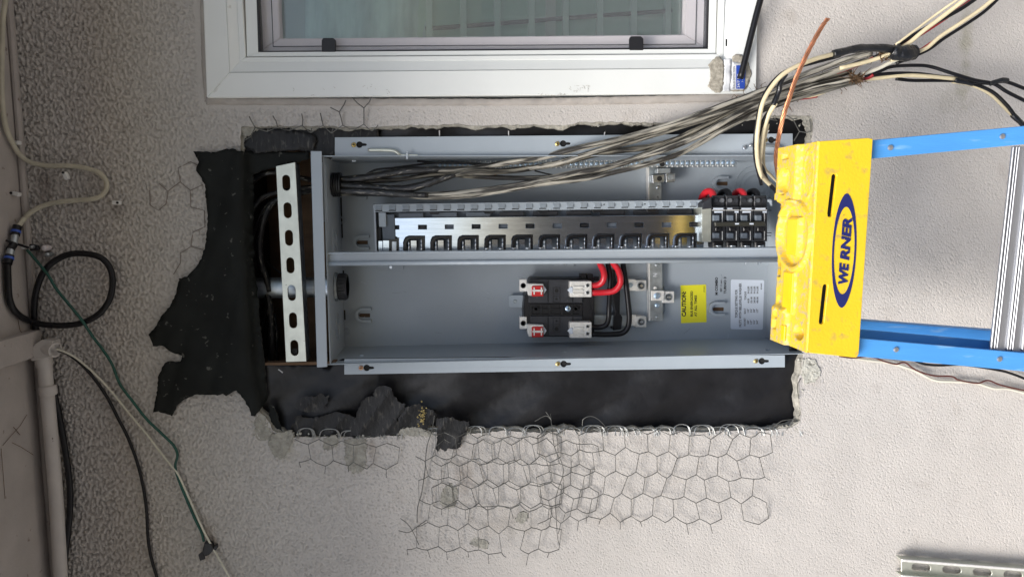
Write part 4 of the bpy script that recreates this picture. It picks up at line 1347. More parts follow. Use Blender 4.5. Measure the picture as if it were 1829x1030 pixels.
# ---- conduit, bushings
cz_ = bz1
cc = P(600, 512, -.080)
cc = Vector((cc.x, cc.y, 0))
bush = thing('conduit_bushing', 'grey ribbed plastic bushing on the conduit end inside the panel', 'conduit bushing', (cc.x, cc.y, cz_ - .01))
RB = .0245
mb = MB(); zt = cz_ - .006
mb.tube([Vector((cc.x, cc.y, z)) for z in (zt, zt - .014, zt - .0165, zt - .0165, zt)], [RB, RB, RB - .0015, RB - .006, RB - .006], 40, caps=False)
smooth_angle(mb.build('bushing_ring', M['charcoal'], bush), 35)
mb = MB()
for k in range(24):
    a = 2 * math.pi * k / 24
    c = Vector((cc.x + RB * math.cos(a), cc.y + RB * math.sin(a), 0))
    mb.cyl(c + Vector((0, 0, zt - .001)), c + Vector((0, 0, zt - .013)), .0012, 6)
mb.build('bushing_rib', M['charcoal'], bush)
mb = MB().tube([Vector((cc.x, cc.y, z)) for z in (cz_ - .0006, cz_ - .0055)], [RB + .0035, RB + .0035], 12)
smooth_angle(mb.build('locknut', M['galv'], bush), 30)
con = thing('steel_conduit', 'grey steel conduit entering the panel behind the slotted strut', 'conduit', (cc.x, cc.y, cz_))
z_out = P(457, 515, -.08).z
mb = MB().tube([Vector((cc.x, cc.y, z)) for z in (cz_ + .003, z_out)], [.0195, .0195], 32)
smooth_angle(mb.build('conduit_tube', M['galv'], con), 40)
mb = MB().tube([Vector((cc.x, cc.y, z)) for z in (cz_ + .003, cz_ + .022, cz_ + .024)], [.0232, .0232, .0205], 24)
smooth_angle(mb.build('conduit_connector', M['zinc'], con), 40)
MB().cyl(Vector((cc.x, cc.y, z_out - .0)), Vector((cc.x, cc.y, z_out + .012)), .021, 24).build('conduit_coupling', M['tar'], con)

cu = P(598, 330, -.075)
cb = thing('cable_bushing', 'black bushing where the old cables pass through the panel end', 'cable bushing', (cu.x, cu.y, cz_ - .01))
mb = MB()
for k in range(4):
    z = cz_ - .002 - .0042 * k
    mb.tube([Vector((cu.x, cu.y, z)), Vector((cu.x, cu.y, z - .0028))], [.0225, .0225], 28)
smooth_angle(mb.build('bushing_ring', M['black'], cb), 30)

# ---- slotted strut left of the panel
ol = [(493, 297), (527, 290), (547, 645), (511, 646)]
hs = []
for k in range(7):
    u, v = 511.3 + 2.42 * k, 326.5 + 49.1 * k
    hs.append(caps_v(u, v, 7.1, 14.2, slope=-.045))
st = thing('strut_channel', 'galvanised slotted strut channel fixed upright between the torn paper and the panel', 'strut channel', P(520, 470, -.01))
prism('slotted_face', [ol] + hs, .004, .0026, M['zinc_dull'], st, bevel=.0006)
for (a, b, c_, d_) in (((524.5, 291), (527, 290.4), (547, 644.6), (544.5, 645)), ((493, 297.2), (495.2, 297), (513.2, 645.6), (511, 645.8))):
    prism('strut_side', [a, b, c_, d_], .0012, .036, M['galv'], st)
for k in range(2):
    c = P(525.8, 620, -.012) if k == 0 else P(524, 560, -.02)
MB().cyl(P(526, 627, -.03), P(526, 627, -.012), .0058, 14).build('anchor_bolt', M['tar'], st)

# second strut standing at the bottom right
st2 = thing('strut_channel', 'galvanised slotted strut leaning on the stucco in the bottom right corner', 'strut channel', P(1720, 1010, .02))
v_ = lambda u, v: (u, v + (u - 1610) * .078)
hs = []
for k in range(7):
    u = 1645.5 + 54.7 * k
    pts = []
    for j in range(7):
        a = math.radians(-90 + 30 * j); pts.append(v_(u + 10 + 7.0 * math.cos(a), 1010.3 + 7.0 * math.sin(a)))
    for j in range(7):
        a = math.radians(90 + 30 * j); pts.append(v_(u - 10 + 7.0 * math.cos(a), 1010.3 + 7.0 * math.sin(a)))
    hs.append(pts)
prism('slotted_face', [[v_(1610, 999), v_(2000, 999), v_(2000, 1024), v_(1610, 1024)]] + hs, .012, .0026, M['zinc_dull'], st2, bevel=.0005)
prism('strut_side', [v_(1610, 998.2), v_(2000, 998.2), v_(2000, 1000.2), v_(1610, 1000.2)], .022, .018, M['zinc_dull'], st2)
prism('strut_lip', [v_(1611, 998), v_(2000, 998), v_(2000, 1002.5), v_(1611, 1002.5)], .0245, .0025, M['lug'], st2, bevel=.0008)
prism('strut_side', [v_(1610, 1026.5), v_(2000, 1026.5), v_(2000, 1028.5), v_(1610, 1028.5)], .022, .018, M['zinc_dull'], st2)
prism('strut_lip', [v_(1611, 1026.5), v_(2000, 1026.5), v_(2000, 1031), v_(1611, 1031)], .0245, .0025, M['lug'], st2, bevel=.0008)

# ================================================================ window
wn = thing('window', 'white vinyl window with dark insect screen beside the open panel', 'window', P(860, 100, 0))
VT = -340        # far side of the window, out of the picture


def frame(name, uL0, uL1, vB, uR0, uR1, wL, wB, wR, d, th, m, bevel=.0008, par=None):
    """three mitred members: left, bottom (picture), right; L edge given at top v=VT... and at the corner"""
    par = par or wn
    (a0, a1), (r0, r1) = (uL0, uL1), (uR0, uR1)
    vBl, vBr = vB
    prism(name, [(a0, 0), (a1, vBl), (a1 + wL, vBl - wB), (a0 + wL, 0), (a0 + wL - 6, VT), (a0 - 6, VT)], d, th, m, par, bevel=bevel)
    prism(name, [(a1, vBl), (r1, vBr), (r1 - wR, vBr - wB), (a1 + wL, vBl - wB)], d, th, m, par, bevel=bevel)
    prism(name, [(r1, vBr), (r0, 0), (r0 + 6, VT), (r0 - wR + 6, VT), (r0 - wR, 0), (r1 - wR, vBr - wB)], d, th, m, par, bevel=bevel)


frame('outer_frame', 362.5, 369, (175, 167), 1353.5, 1350, 42, 46, 42, .010, .03, M['vinyl'], .0015)
def slope(name, quads):
    for q in quads:
        V = [P(*p) for p in q]
        MB().add(V, [(0, 1, 2, 3)]).build(name, M['vinyl'], wn)
s1, s0 = .0100, .0015
slope('frame_slope', [[(404.5, 0, s1), (411, 129, s1), (431, 108, s0), (423, 0, s0)], [(404.5, 0, s1), (423, 0, s0), (417, VT, s0), (398.5, VT, s1)],
                      [(411, 129, s1), (1308, 121, s1), (1291, 103, s0), (431, 108, s0)],
                      [(1308, 121, s1), (1311.5, 0, s1), (1296, 0, s0), (1291, 103, s0)], [(1311.5, 0, s1), (1317.5, VT, s1), (1302, VT, s0), (1296, 0, s0)]])
frame('frame_rib', 422.5, 428.5, (111, 105), 1295, 1292, 10, 8.5, 10, .0035, .022, M['vinyl'], .0010)
frame('frame_track', 432, 436, (103, 97.5), 1283, 1281, 6, 5, 5, -.006, .01, M['caulk'], 0)
frame('inner_frame', 438, 441, (101.5, 95.5), 1280, 1278, 20, 8, 13, -.002, .02, M['vinyl'], .0006)
frame('gasket', 456, 460.5, (95.5, 88.5), 1268.5, 1266.5, 4.5, 3.6, 4, -.003, .02, M['gasket'], 0)
frame('sash_frame', 461, 464, (93, 86), 1266, 1264, 36, 24, 40, -.030, .03, M['sash'], .002)
frame('sash_bead', 484, 487, (84, 80), 1245, 1243, 1.2, 1.4, 1.2, -.0285, .002, M['gasket'], 0)
# screen cloth
A, B = P(458, 92, -.012), P(1268, -340, -.012)
zz0, zz1 = P(1268, 60, -.012).z, A.z
o = MB().add([(A.x, .012, zz0), (B.x, .012, zz0), (B.x, .012, zz1), (A.x, .012, zz1)], [(0, 1, 2, 3)]).build('insect_screen', M['screen'], wn)
o.location = o.location
# clips holding the screen
for u, v in ((587, 93), (1137, 90)):
    prism('screen_clip', [(u - 12.5, v), (u - 12.5, v - 21), (u - 10, v - 25), (u + 8, v - 25), (u + 12.5, v - 21), (u + 12.5, v)], -.001, .006, M['gasket'], wn, bevel=.001)
# pane
A, B = P(480, 80, -.052), P(1262, -330, -.052)
MB().box(A.x, B.x, .052, .056, P(1262, 60, -.052).z, A.z).build('glass_pane', M['glass'], wn)
prism('drain_slot', rect(1296, 70, 1299, 83), .0049, .0004, M['dark'], wn)

# scuffs and grime lines on the frame
rr = random.Random(77)
for nm, n_s, (ua, ub, va, vb), dd_ in (('scuff_marks', 60, (905, 1050, 100, 109), -.0005), ('scuff_marks', 22, (1015, 1055, 152, 162), .0102), ('scuff_marks', 14, (500, 700, 150, 172), .0102), ('scuff_marks', 16, (960, 1010, 166, 171), .0102)):
    mb = MB()
    for k in range(n_s):
        u, v = rr.uniform(ua, ub), rr.uniform(va, vb); L = rr.uniform(1, 6); a = rr.uniform(-.5, 2.0)
        mb.tube([P(u, v, dd_ + .0002), P(u + L * math.cos(a), v + L * math.sin(a), dd_ + .0002)], .00022, 3)
    o = mb.build(nm, M['residue'], wn); o['kind'] = 'stuff'

# plantation shutter behind the glass: slats, divider, tilt rod
sh = thing('louvre_shutter', 'pale green louvre shutter with wide slats seen through the window glass', 'shutter', P(1000, 0, -.16))
A, B = P(520, 90, -.16), P(1250, -350, -.16)
slz = []
for k in range(9):
    u = 1212 - 57.5 * k
    z = P(u, 30, -.15).z
    if u > 700:
        # slat: tilted thin blade running along X
        V = []
        for x in (A.x - .02, B.x):
            V += [(x, .075, z - .012), (x, .092, z + .040), (x, .099, z + .038), (x, .077, z - .016)]
        MB().add(V, [(0, 4, 5, 1), (1, 5, 6, 2), (2, 6, 7, 3), (3, 7, 4, 0), (0, 1, 2, 3), (4, 7, 6, 5)]).build('slat', M['blind'], sh, bevel=.0008)
        MB().box(A.x - .02, B.x, .062, .0755, z - .0245, z - .0125).build('slat_edge', mat('slat_edge', (.86, .94, .90), .5) if k == 0 else bpy.data.materials['slat_edge'], sh, bevel=.001)
prism('stile', [(975, -340), (992, -340), (993, 90), (976, 90)], -.064, .012, M['clip'], sh, bevel=.001)
prism('stile', [(1200, -340), (1232, -340), (1232, 90), (1200, 90)], -.064, .012, M['blind'], sh, bevel=.001)
cable('tilt_rod', [(760, 52, -.066), (900, 42, -.066), (1050, 30, -.066), (1200, 20, -.066)], 9, mat('rod_brown', (.10, .11, .10), .6), sh, sides=4)
cf = sheet('sky_reflection_sheet', [(545, -340), (770, -340), (765, 20), (772, 60), (762, 95), (545, 95)], lambda u, v: -.072 + .008 * math.sin(u * .09) + .004 * math.sin(u * .23 + v * .05), 10, .001, M['sky_gleam'], None, jag=0)  # blue sheet stands in for sky reflected in the glass
tag(cf, 'wavy pale blue sheet imitating sky reflected in the left window glass', 'sky_gleam')
rm = MB().box(P(300, 150, -.5).x, P(300, -400, -.5).x, .60, .61, P(1500, 0, -.5).z, P(300, 0, -.5).z).build('room_wall', M['room'])
tag(rm, 'dim room wall far behind the window shutter', 'room wall')
x0_, x1_ = WX0 - .012, P(300, -400, -.5).x
z0_, z1_ = WZ0 - .01, WZ1 + .01
bxr = MB()
bxr.box(WX0 - .010, WX0 + .0, .03, .6, z0_, z1_).box(WX0, WX1, .03, .6, z1_, z1_ + .006).box(WX0, WX1, .03, .6, z0_ - .006, z0_)
bxr.build('window_reveal', M['room'], wn)

# stickers and glue residue on the window frame corner
stk = thing('alarm_sticker', 'peeling blue and white alarm sticker on the lower corner of the window frame', 'sticker', P(1310, 135, .011))
SD = .0112
sheet('glue_residue', [(1264.5, 117), (1272, 108), (1280, 101), (1285, 101), (1292, 108), (1294, 120), (1293, 140), (1292, 160), (1286, 166), (1278, 166), (1264, 155), (1269, 140), (1268, 125)],
      lambda u, v: SD + .0002, 4, .0004, M['residue'], stk, jag=.8)
sheet('glue_residue', [(1308, 101), (1314, 97), (1325, 98), (1335, 106), (1339, 120), (1343, 132), (1337, 150), (1334, 158), (1328, 163), (1310, 164), (1304, 162), (1307, 130)],
      lambda u, v: SD + .0002, 4, .0004, M['residue'], stk, jag=.8)
sheet('peeling_strip', [(1293, 106), (1306, 107), (1306, 125), (1304, 164), (1291, 163), (1294, 130)], lambda u, v: SD + .0015 + .0015 * math.sin(v * .2), 4, .0003, M['white_paper'], stk, jag=.8)
wp = sheet('white_half', [(1308, 110), (1320, 113), (1334, 113), (1330, 125), (1330, 160), (1304, 161), (1306, 140)], lambda u, v: SD + .0008, 5, .0003, M['white_paper'], stk, jag=.3)
bl = prism('blue_half', [(1315, 117), (1333, 117), (1331, 138), (1330, 159), (1315, 159)], SD + .0016, .0003, M['blue_label'], stk)
mb = MB()
text_mesh(mb, '24/7 PO', 1316.8, 1321, 157, 132, SD + .0019, bold=.01)
text_mesh(mb, '1-800-', 1324.5, 1327, 146, 130, SD + .0019)
mb.build('lettering', M['white_ink'], bl)
mb = MB(); text_mesh(mb, 'FRAUD DETECTION', 1309, 1313, 159.5, 119, SD + .0014, bold=-.005); mb.build('lettering', M['ink_grey'], wp)

rod = cable('black_rod', [(1362, -14, .035), (1350, 30, .030), (1337, 82, .024), (1322, 141, .017)], 11, M['black_ins'], None, 'straight black cable end pointing down over the blue and white window sticker', 'cable', sides=14)

# ================================================================ ladder
ld = thing('stepladder', 'blue fibreglass stepladder with a worn yellow top cap standing before the panel', 'ladder', (P(1700, 440, .30).x, -.28, 0))
DC = .300
F0, F1 = P(1463, 252, DC), P(1442, 630, DC)
slots2 = [caps_v(1486.5, 349, 4.6, 38.5, slope=.115 * 1.0), caps_v(1471, 543, 4.6, 36, slope=.11)]
apron = prism('cap_apron', [[(1463, 253), (1468, 252), (1551, 246.5), (1558.5, 248), (1559, 254), (1534, 632), (1530, 638.5), (1448, 629.5), (1442, 626)]] + slots2, DC, .006, M['cap'], ld, bevel=.0022)
prism('slot_back', rect(1455, 300, 1500, 590), DC - .02, .001, M['cap'], ld) if False else None
# apron end walls (depth of the cap)
for (a, b, c_, e) in (((1463, 253), (1558, 247.5), (1558, 251), (1463, 257)), ((1443, 626), (1531, 635), (1530, 638.5), (1442, 629.5))):
    prism('cap_end', [a, b, c_, e], DC - .0055, .095, M['cap'], ld, bevel=.001)
# sculpted top
NS, NT = 260, 70
TD = .112


def cap_h(s, t_):
    """height above the cap top (metres) for s along the width 0..1, t from front 0 to back 1"""
    v = 252 + 378 * s
    h = 0.0
    g_ = lambda x, a, w: 1 / (1 + math.exp(max(-60, min(60, -(x - a) / w))))
    # raised tray at the upper end, behind a riser
    up = g_(-v, -358, 1.2)
    h += .0085 * g_(t_, .42, .008) * up
    # lower end
    dn = g_(v, 560, 1.5)
    h += .006 * g_(t_, .55, .008) * dn
    # recessed oval label field near the front at the upper end
    e = ((v - 308) / 42) ** 2 + ((t_ - .22) / .13) ** 2
    h += .0016 * math.exp(-((e - 1) / .18) ** 2)
    # central oval rings
    e = math.sqrt(((v - 420) / 62) ** 2 + ((t_ - .52) / .46) ** 2)
    h += .0055 * max(0, min(1, (.10 - abs(e - 1)) / .03))
    h -= .0045 * g_(-e, -.93, .012)
    # flat pad in it
    if abs(v - 423) < 36 and abs(t_ - .55) < .17:
        h += .0065
    # drill hole recess at the upper end
    e = math.sqrt(((v - 318) / 25) ** 2 + ((t_ - .76) / .17) ** 2)
    h -= .012 * g_(-e, -.98, .015)
    # small notch recess
    if abs(v - 271) < 5 and abs(t_ - .76) < .10:
        h -= .007
    # bright raised bar, lower middle
    if 488 < v < 568 and .40 < t_ < .72:
        h += .004
    # cup recess at the lower end
    e = math.sqrt(((v - 599) / 13) ** 2 + ((t_ - .26) / .13) ** 2)
    h -= .018 * g_(-e, -.98, .02)
    for vv_, tt_ in ((548, .88), (575, .86)):
        e = math.sqrt(((v - vv_) / 9) ** 2 + ((t_ - tt_) / .07) ** 2)
        h -= .003 * g_(-e, -.98, .02)
    if 588 < v < 606 and .84 < t_ < .95:
        h -= .006
    # ridge line at the junction to the apron
    h += .0012 * math.exp(-((t_ - .03) / .03) ** 2)
    return h


def cut(s, t_):
    v = 252 + 378 * s
    if 352 < v < 376 and t_ > .93: return True
    if 476 < v < 503 and t_ > .88: return True
    return False


V, Fc = [], []
for i in range(NS + 1):
    s = i / NS
    b = F0.lerp(F1, s)
    for j in range(NT + 1):
        t_ = j / NT
        tt = t_ * TD
        if 340 < 252 + 378 * s < 385: tt *= 1.04
        V.append((b.x, b.y + .001 + tt, b.z + cap_h(s, t_)))
for i in range(NS):
    for j in range(NT):
        if not cut((i + .5) / NS, (j + .5) / NT):
            a = i * (NT + 1) + j
            Fc.append((a, a + 1, a + NT + 2, a + NT + 1))
ct = mesh_obj('cap_top', V, Fc, M['cap_top'], ld, smooth=True)
sd_ = ct.modifiers.new('solid', 'SOLIDIFY'); sd_.thickness = .004; sd_.offset = -1 if True else 1
# back skirt of the cap
bk = [F0 + Vector((0, TD - .001, 0)), F1 + Vector((0, TD - .001, 0))]
MB().add([bk[0], bk[1], bk[1] - Vector((0, 0, .02)), bk[0] - Vector((0, 0, .02))], [(0, 1, 2, 3)]).build('cap_back', M['cap_top'], ld)
q0, q1 = F0 + Vector((-.006, TD - .004, -.008)), F1 + Vector((.006, TD - .004, -.008))  # dark slab added under the cap to block its yellow reflection
MB().add([q0, q1, q1 - Vector((0, 0, .075)), q0 - Vector((0, 0, .075)), q0 + Vector((0, -.004, 0)), q1 + Vector((0, -.004, 0)), q1 + Vector((0, -.004, -.075)), q0 + Vector((0, -.004, -.075))],
         [(0, 1, 2, 3), (7, 6, 5, 4), (0, 4, 5, 1), (1, 5, 6, 2), (2, 6, 7, 3), (3, 7, 4, 0)]).build('reflection_blocker', M['charcoal'], ld)
# clean yellow pads that stand proud of the dirt
def pad(v0, v1, t0, t1, dh, nm='cap_pad'):
    s0, s1 = (v0 - 252) / 378, (v1 - 252) / 378
    a, b = F0.lerp(F1, s0), F0.lerp(F1, s1)
    h = cap_h((s0 + s1) / 2, (t0 + t1) / 2) + dh
    v = [(a.x, a.y + t0 * TD, a.z + h), (b.x, b.y + t0 * TD, b.z + h), (b.x, b.y + t1 * TD, b.z + h), (a.x, a.y + t1 * TD, a.z + h)]
    v2 = [(x, y, z - .003) for x, y, z in v]
    MB().add(v + v2, [(0, 3, 2, 1), (4, 5, 6, 7), (0, 1, 5, 4), (1, 2, 6, 5), (2, 3, 7, 6), (3, 0, 4, 7)]).build(nm, M['cap_clean'], ld, bevel=.0008)


pad(389, 457, .40, .70, .0012)
pad(490, 566, .42, .70, .0012)
pad(592, 622, .55, .66, .001)
# logo: blue oval band and name
cxl, cyl_ = 1508, 447.5
def lf(t, hu, hv, off=0):
    du, dv = hu * math.cos(t), hv * math.sin(t)
    return (cxl + off + du - dv * .046, cyl_ + dv)
n = 72
oo = []
for k in range(n):
    t_ = 2 * math.pi * k / n
    hv = 102
    oo.append(lf(t_, 21.5 * (1 - .12 * abs(math.sin(t_)) ** 6), hv))
ii = [lf(2 * math.pi * k / n, 18.2, 78, 0) for k in range(n)]
lg = prism('logo_oval', [oo, ii], DC + .0006, .0005, M['navy'], apron)
mb = MB()
def logo_text(s, v0, v1):
    # the name leans with the cap: place it upright first and skew it along the cap
    b = MB(); text_mesh(b, s, 1501.5, 1517.0, v0, v1, DC + .0011, bold=.05, shear=.18)
    vm = 447.5
    vv2 = []
    for p in b.v:
        # picture slant: move z with x
        xx = p[0]; x_mid = P(1509, vm, DC).x
        vv2.append((p[0], p[1], p[2] - (xx - x_mid) * .075))
    mb.add(vv2, b.f)
logo_text('WE', 507.5, 469)
logo_text('RNER', 465, 388.5)
text_mesh(mb, 'R', 1506, 1508.5, 385, 383, DC + .0011)
mb.build('lettering', M['navy'], lg)

# rails
BR = M['blue_rail']
r1 = prism('side_rail', [(1552, 251), (1900, 218.5), (1900, 251), (1552, 284)], DC - .012, .004, BR, ld, bevel=.0008)
prism('rail_web', [(1552, 251), (1900, 218.5), (1900, 222), (1552, 254.5)], DC - .016, .030, BR, ld)
r2 = prism('side_rail', [(1528, 603), (1900, 636), (1900, 669), (1528, 635.5)], DC - .012, .004, BR, ld, bevel=.0008)
prism('rail_web', [(1528, 632), (1900, 665.5), (1900, 669), (1528, 635.5)], DC - .016, .040, BR, ld)
prism('rail_back_flange', [(1526, 587), (1900, 620), (1900, 651), (1526, 622)], DC - .056, .004, BR, ld, bevel=.0006)
prism('rear_rail', [(1520, 571), (1900, 600), (1900, 632), (1520, 605)], .19, .03, BR, ld, bevel=.0006)
prism('rear_rail', [(1540, 256), (1900, 232), (1900, 249), (1540, 274)], .19, .03, BR, ld, bevel=.0006)
# front legs carried on to the ground
for q, w_ in ((P(1900, 235, DC - .012), 0), (P(1900, 652, DC - .012), 1)):
    sgn = 1 if w_ == 0 else -1
    V = []
    L = q.z
    for dx in (-.016, .016):
        for dy in (0, .03):
            V.append((q.x + dx, q.y + dy, q.z + .002)); V.append((q.x + dx + sgn * L * .09, q.y + dy - L * .08, 0))
    MB().add(V, [(0, 1, 3, 2), (4, 6, 7, 5), (0, 4, 5, 1), (2, 3, 7, 6), (0, 2, 6, 4), (1, 5, 7, 3)]).build('side_rail', BR, ld)
# fixing rivets through the cap and rails
for u, v, d in ((1540, 262, DC + .0005), (1522, 622, DC + .0005), (1590, 264, DC - .0115), (1600, 624, DC - .0115), (1790, 244, DC - .0115), (1785, 641, DC - .0115)):
    c = P(u, v, d)
    smooth_angle(MB().tube([c, c + Vector((0, -.0015, 0)), c + Vector((0, -.0024, 0))], [.0042, .0038, .0018], 12).build('rivet', M['alu'], ld), 40) if d < DC else None
# aluminium step: ribbed tread front
def sx(f_, v):       # picture u of a line across the step at fraction f_ of its height
    return 1810 + f_ * 70 - (v - 262) / 360 * 40
tr_ = MB()
def strp(f0, f1, d, th):
    return [(sx(f0, 262), 262), (sx(f1, 262), 260), (sx(f1, 625), 628), (sx(f0, 625), 624)], d, th
stp = prism('step', *strp(0, .95, DC - .022, .004), M['alu'], ld)
ks = [(.0, .05), (.085, .12), (.15, .18), (.42, .46), (.49, .52), (.55, .58), (.80, .84)]
for a, b in ks:
    prism('step_rib', *strp(a, b, DC - .0188, .0034), M['alu'], stp, bevel=.0008)
# tread depth going back to the wall
a, b = P(sx(0, 262), 262, DC - .024), P(sx(0, 625), 624, DC - .024)
MB().add([a, b, b + Vector((0, .07, -.07)), a + Vector((0, .07, -.07))], [(0, 1, 2, 3)]).build('step_tread', M['alu'], ld)

# ================================================================ cables
G1 = 'old grey sheathed cables running across the panel'
old = [
    ([(596, 320, -.085), (640, 318, -.080), (670, 312, -.075), (720, 305, -.07), (790, 303, -.06), (850, 300, -.05), (905, 291, -.035), (960, 283, -.02), (1030, 265, .005), (1100, 250, .02), (1190, 225, .04), (1260, 200, .055), (1350, 167, .07), (1430, 136, .08), (1510, 107, .085), (1556, 94, .085)], 11.5, 'uppermost of the dirty grey sheathed cables leaving the panel'),
    ([(596, 322, -.09), (660, 318, -.085), (720, 308, -.08), (790, 306, -.07), (860, 309, -.055), (930, 302, -.04), (990, 293, -.02), (1040, 278, .0), (1110, 258, .015), (1200, 231, .03), (1280, 205, .045), (1370, 172, .06), (1440, 146, .07), (1520, 118, .075), (1560, 104, .075)], 11, 'second dirty grey sheathed cable from the window side, hugging the uppermost one'),
    ([(596, 332, -.075), (650, 334, -.07), (700, 337, -.065), (735, 336, -.06), (775, 325, -.05), (810, 313, -.045), (850, 305, -.04), (900, 306, -.04), (950, 300, -.035), (1010, 290, -.02), (1070, 274, -.005), (1150, 264, .01), (1200, 252, .02), (1270, 226, .035), (1340, 196, .05), (1400, 174, .055), (1470, 152, .06)], 11.5, 'dirty cable that crosses over from the lower bundle to the upper one inside the panel'),
    ([(596, 341, -.07), (660, 343, -.062), (720, 347, -.055), (780, 348, -.05), (850, 342, -.04), (930, 330, -.025), (985, 318, -.01), (1030, 308, .0), (1090, 297, .012), (1150, 279, .025), (1210, 258, .04), (1260, 236, .05), (1320, 203, .06), (1380, 178, .065), (1450, 156, .07), (1535, 138, .07)], 12.5, 'thick dirty cable along the lower side of the bundle with a pale sheath'),
    ([(596, 345, -.08), (680, 346, -.07), (760, 352, -.06), (830, 350, -.05), (900, 340, -.035), (970, 328, -.02), (1040, 320, -.005), (1100, 307, .01), (1160, 292, .025), (1215, 274, .035), (1265, 247, .045), (1320, 216, .055), (1390, 186, .06), (1455, 166, .065), (1530, 146, .065)], 10.5, 'lowest of the dirty grey sheathed cables in the picture, nearest the breakers'),
    ([(596, 327, -.095), (700, 322, -.085), (780, 312, -.075), (860, 316, -.075), (950, 318, -.05), (1040, 312, -.02), (1110, 292, .0), (1180, 262, .02), (1250, 228, .035), (1330, 190, .045), (1420, 158, .055), (1520, 128, .06)], 10, 'thinner dark dirty cable in the middle of the cable bundle'),
    ([(1160, 236, .012), (1200, 226, .02), (1260, 207, .035), (1330, 184, .045), (1400, 160, .05), (1480, 130, .055), (1550, 108, .058)], 10, 'short visible length of dark stained cable tucked behind the bundle beside the window corner'),
]
for i, (pts, w_, lb) in enumerate(old):
    cable('old_cable', pts, w_ * .93, M['old_dark' if i in (2, 5, 6) else 'old_sheath'], None, lb, 'cable', G1, sides=12, noise=.06)
# tar coated stretch near the bushing
for i, (pts, w_) in enumerate((
        ([(578, 322, -.075), (600, 321, -.078), (640, 319, -.074), (680, 313, -.071), (720, 306, -.068), (770, 303, -.062), (800, 302, -.058)], 13.8),
        ([(578, 330, -.070), (600, 330, -.072), (650, 334, -.068), (700, 337.5, -.063), (733, 336, -.058), (760, 329, -.052), (785, 321, -.048), (815, 312, -.043)], 14.2),
        ([(578, 342, -.065), (600, 341, -.068), (660, 343, -.060), (720, 347, -.053), (765, 348.5, -.049)], 14.8),
        ([(578, 336, -.085), (600, 336, -.083), (660, 338, -.075), (710, 341, -.07)], 16))):
    o = cable('tarry_sheath', pts, w_, M['tar_sheath'], None, ('black tar coated cable length at the bushing, highest of the four inside the panel', 'black tar coated cable length that splits towards the crossing cable',
                                                          'black tar coated cable length along the lower side with pale scuffs', 'black tar coated cable filling the middle of the bundle at the bushing')[i], 'cable', 'black tarry cables at the bushing', sides=12, noise=.08)
for i, (pts, w_, m_, lb) in enumerate((
        ([(655, 311, -.085), (672, 303, -.085), (700, 300, -.085), (740, 295, -.085), (775, 291, -.085), (830, 291, -.08), (860, 296, -.075)], 4, 'tar', 'thin black wire curving above the tarry cables inside the panel'),
        ([(745, 288, -.10), (790, 291, -.10), (850, 292, -.095), (900, 296, -.09)], 3.5, 'tar', 'thin black wire lying along the ground bar'),
        ([(955, 305, -.11), (975, 310, -.12), (990, 313, -.13)], 3, 'tar', 'short dark wire tail sticking out under the cable bundle'))):
    cable('thin_wire', pts, w_, M[m_], None, lb, 'wire')
# cables in the wall cavity
CV_ = [([(575, 325, -.075), (540, 318, -.06), (505, 309, -.05), (480, 309, -.045), (462, 316, -.05), (450, 328, -.06), (444, 350, -.08)], 9, 'black tarry cable arching nearest the window end of the cavity'),
       ([(575, 332, -.075), (540, 336, -.07), (510, 341, -.06), (490, 345, -.055), (470, 352, -.05), (458, 364, -.05), (450, 378, -.06), (444, 400, -.08)], 9, 'black tarry cable bending second from the window end of the cavity'),
       ([(575, 338, -.08), (530, 345, -.07), (500, 355, -.06), (484, 366, -.055), (474, 384, -.05), (467, 410, -.05), (464, 440, -.05), (467, 470, -.055), (475, 495, -.06), (482, 520, -.065)], 11, 'thick black tarry cable running down the cavity past the conduit'),
       ([(575, 336, -.09), (520, 350, -.085), (484, 360, -.08), (468, 378, -.075), (458, 400, -.07), (450, 425, -.07), (449, 445, -.07)], 8, 'black tarry cable bending towards the torn paper'),
       ([(478, 520, -.07), (483, 560, -.07), (485, 600, -.07), (486, 650, -.075)], 13, 'thick glossy black cable below the conduit in the cavity'),
       ([(480, 540, -.075), (472, 570, -.08), (466, 590, -.085)], 4, 'thin black wire beside the glossy cable below the conduit'),
       ([(490, 560, -.09), (494, 600, -.09), (493, 650, -.09)], 6, 'slim black cable right of the glossy cable below the conduit')]
for pts, w_, lb in CV_:
    cable('cavity_cable', pts, w_, M['tar_sheath'], None, lb, 'cable', 'black cables in the wall cavity', noise=.08)
cable('thin_wire', [(470, 460, -.12), (485, 475, -.12), (505, 490, -.12), (520, 500, -.12)], 3, M['tar'], None, 'thin dark root like wire on the brown wood above the conduit', 'wire')

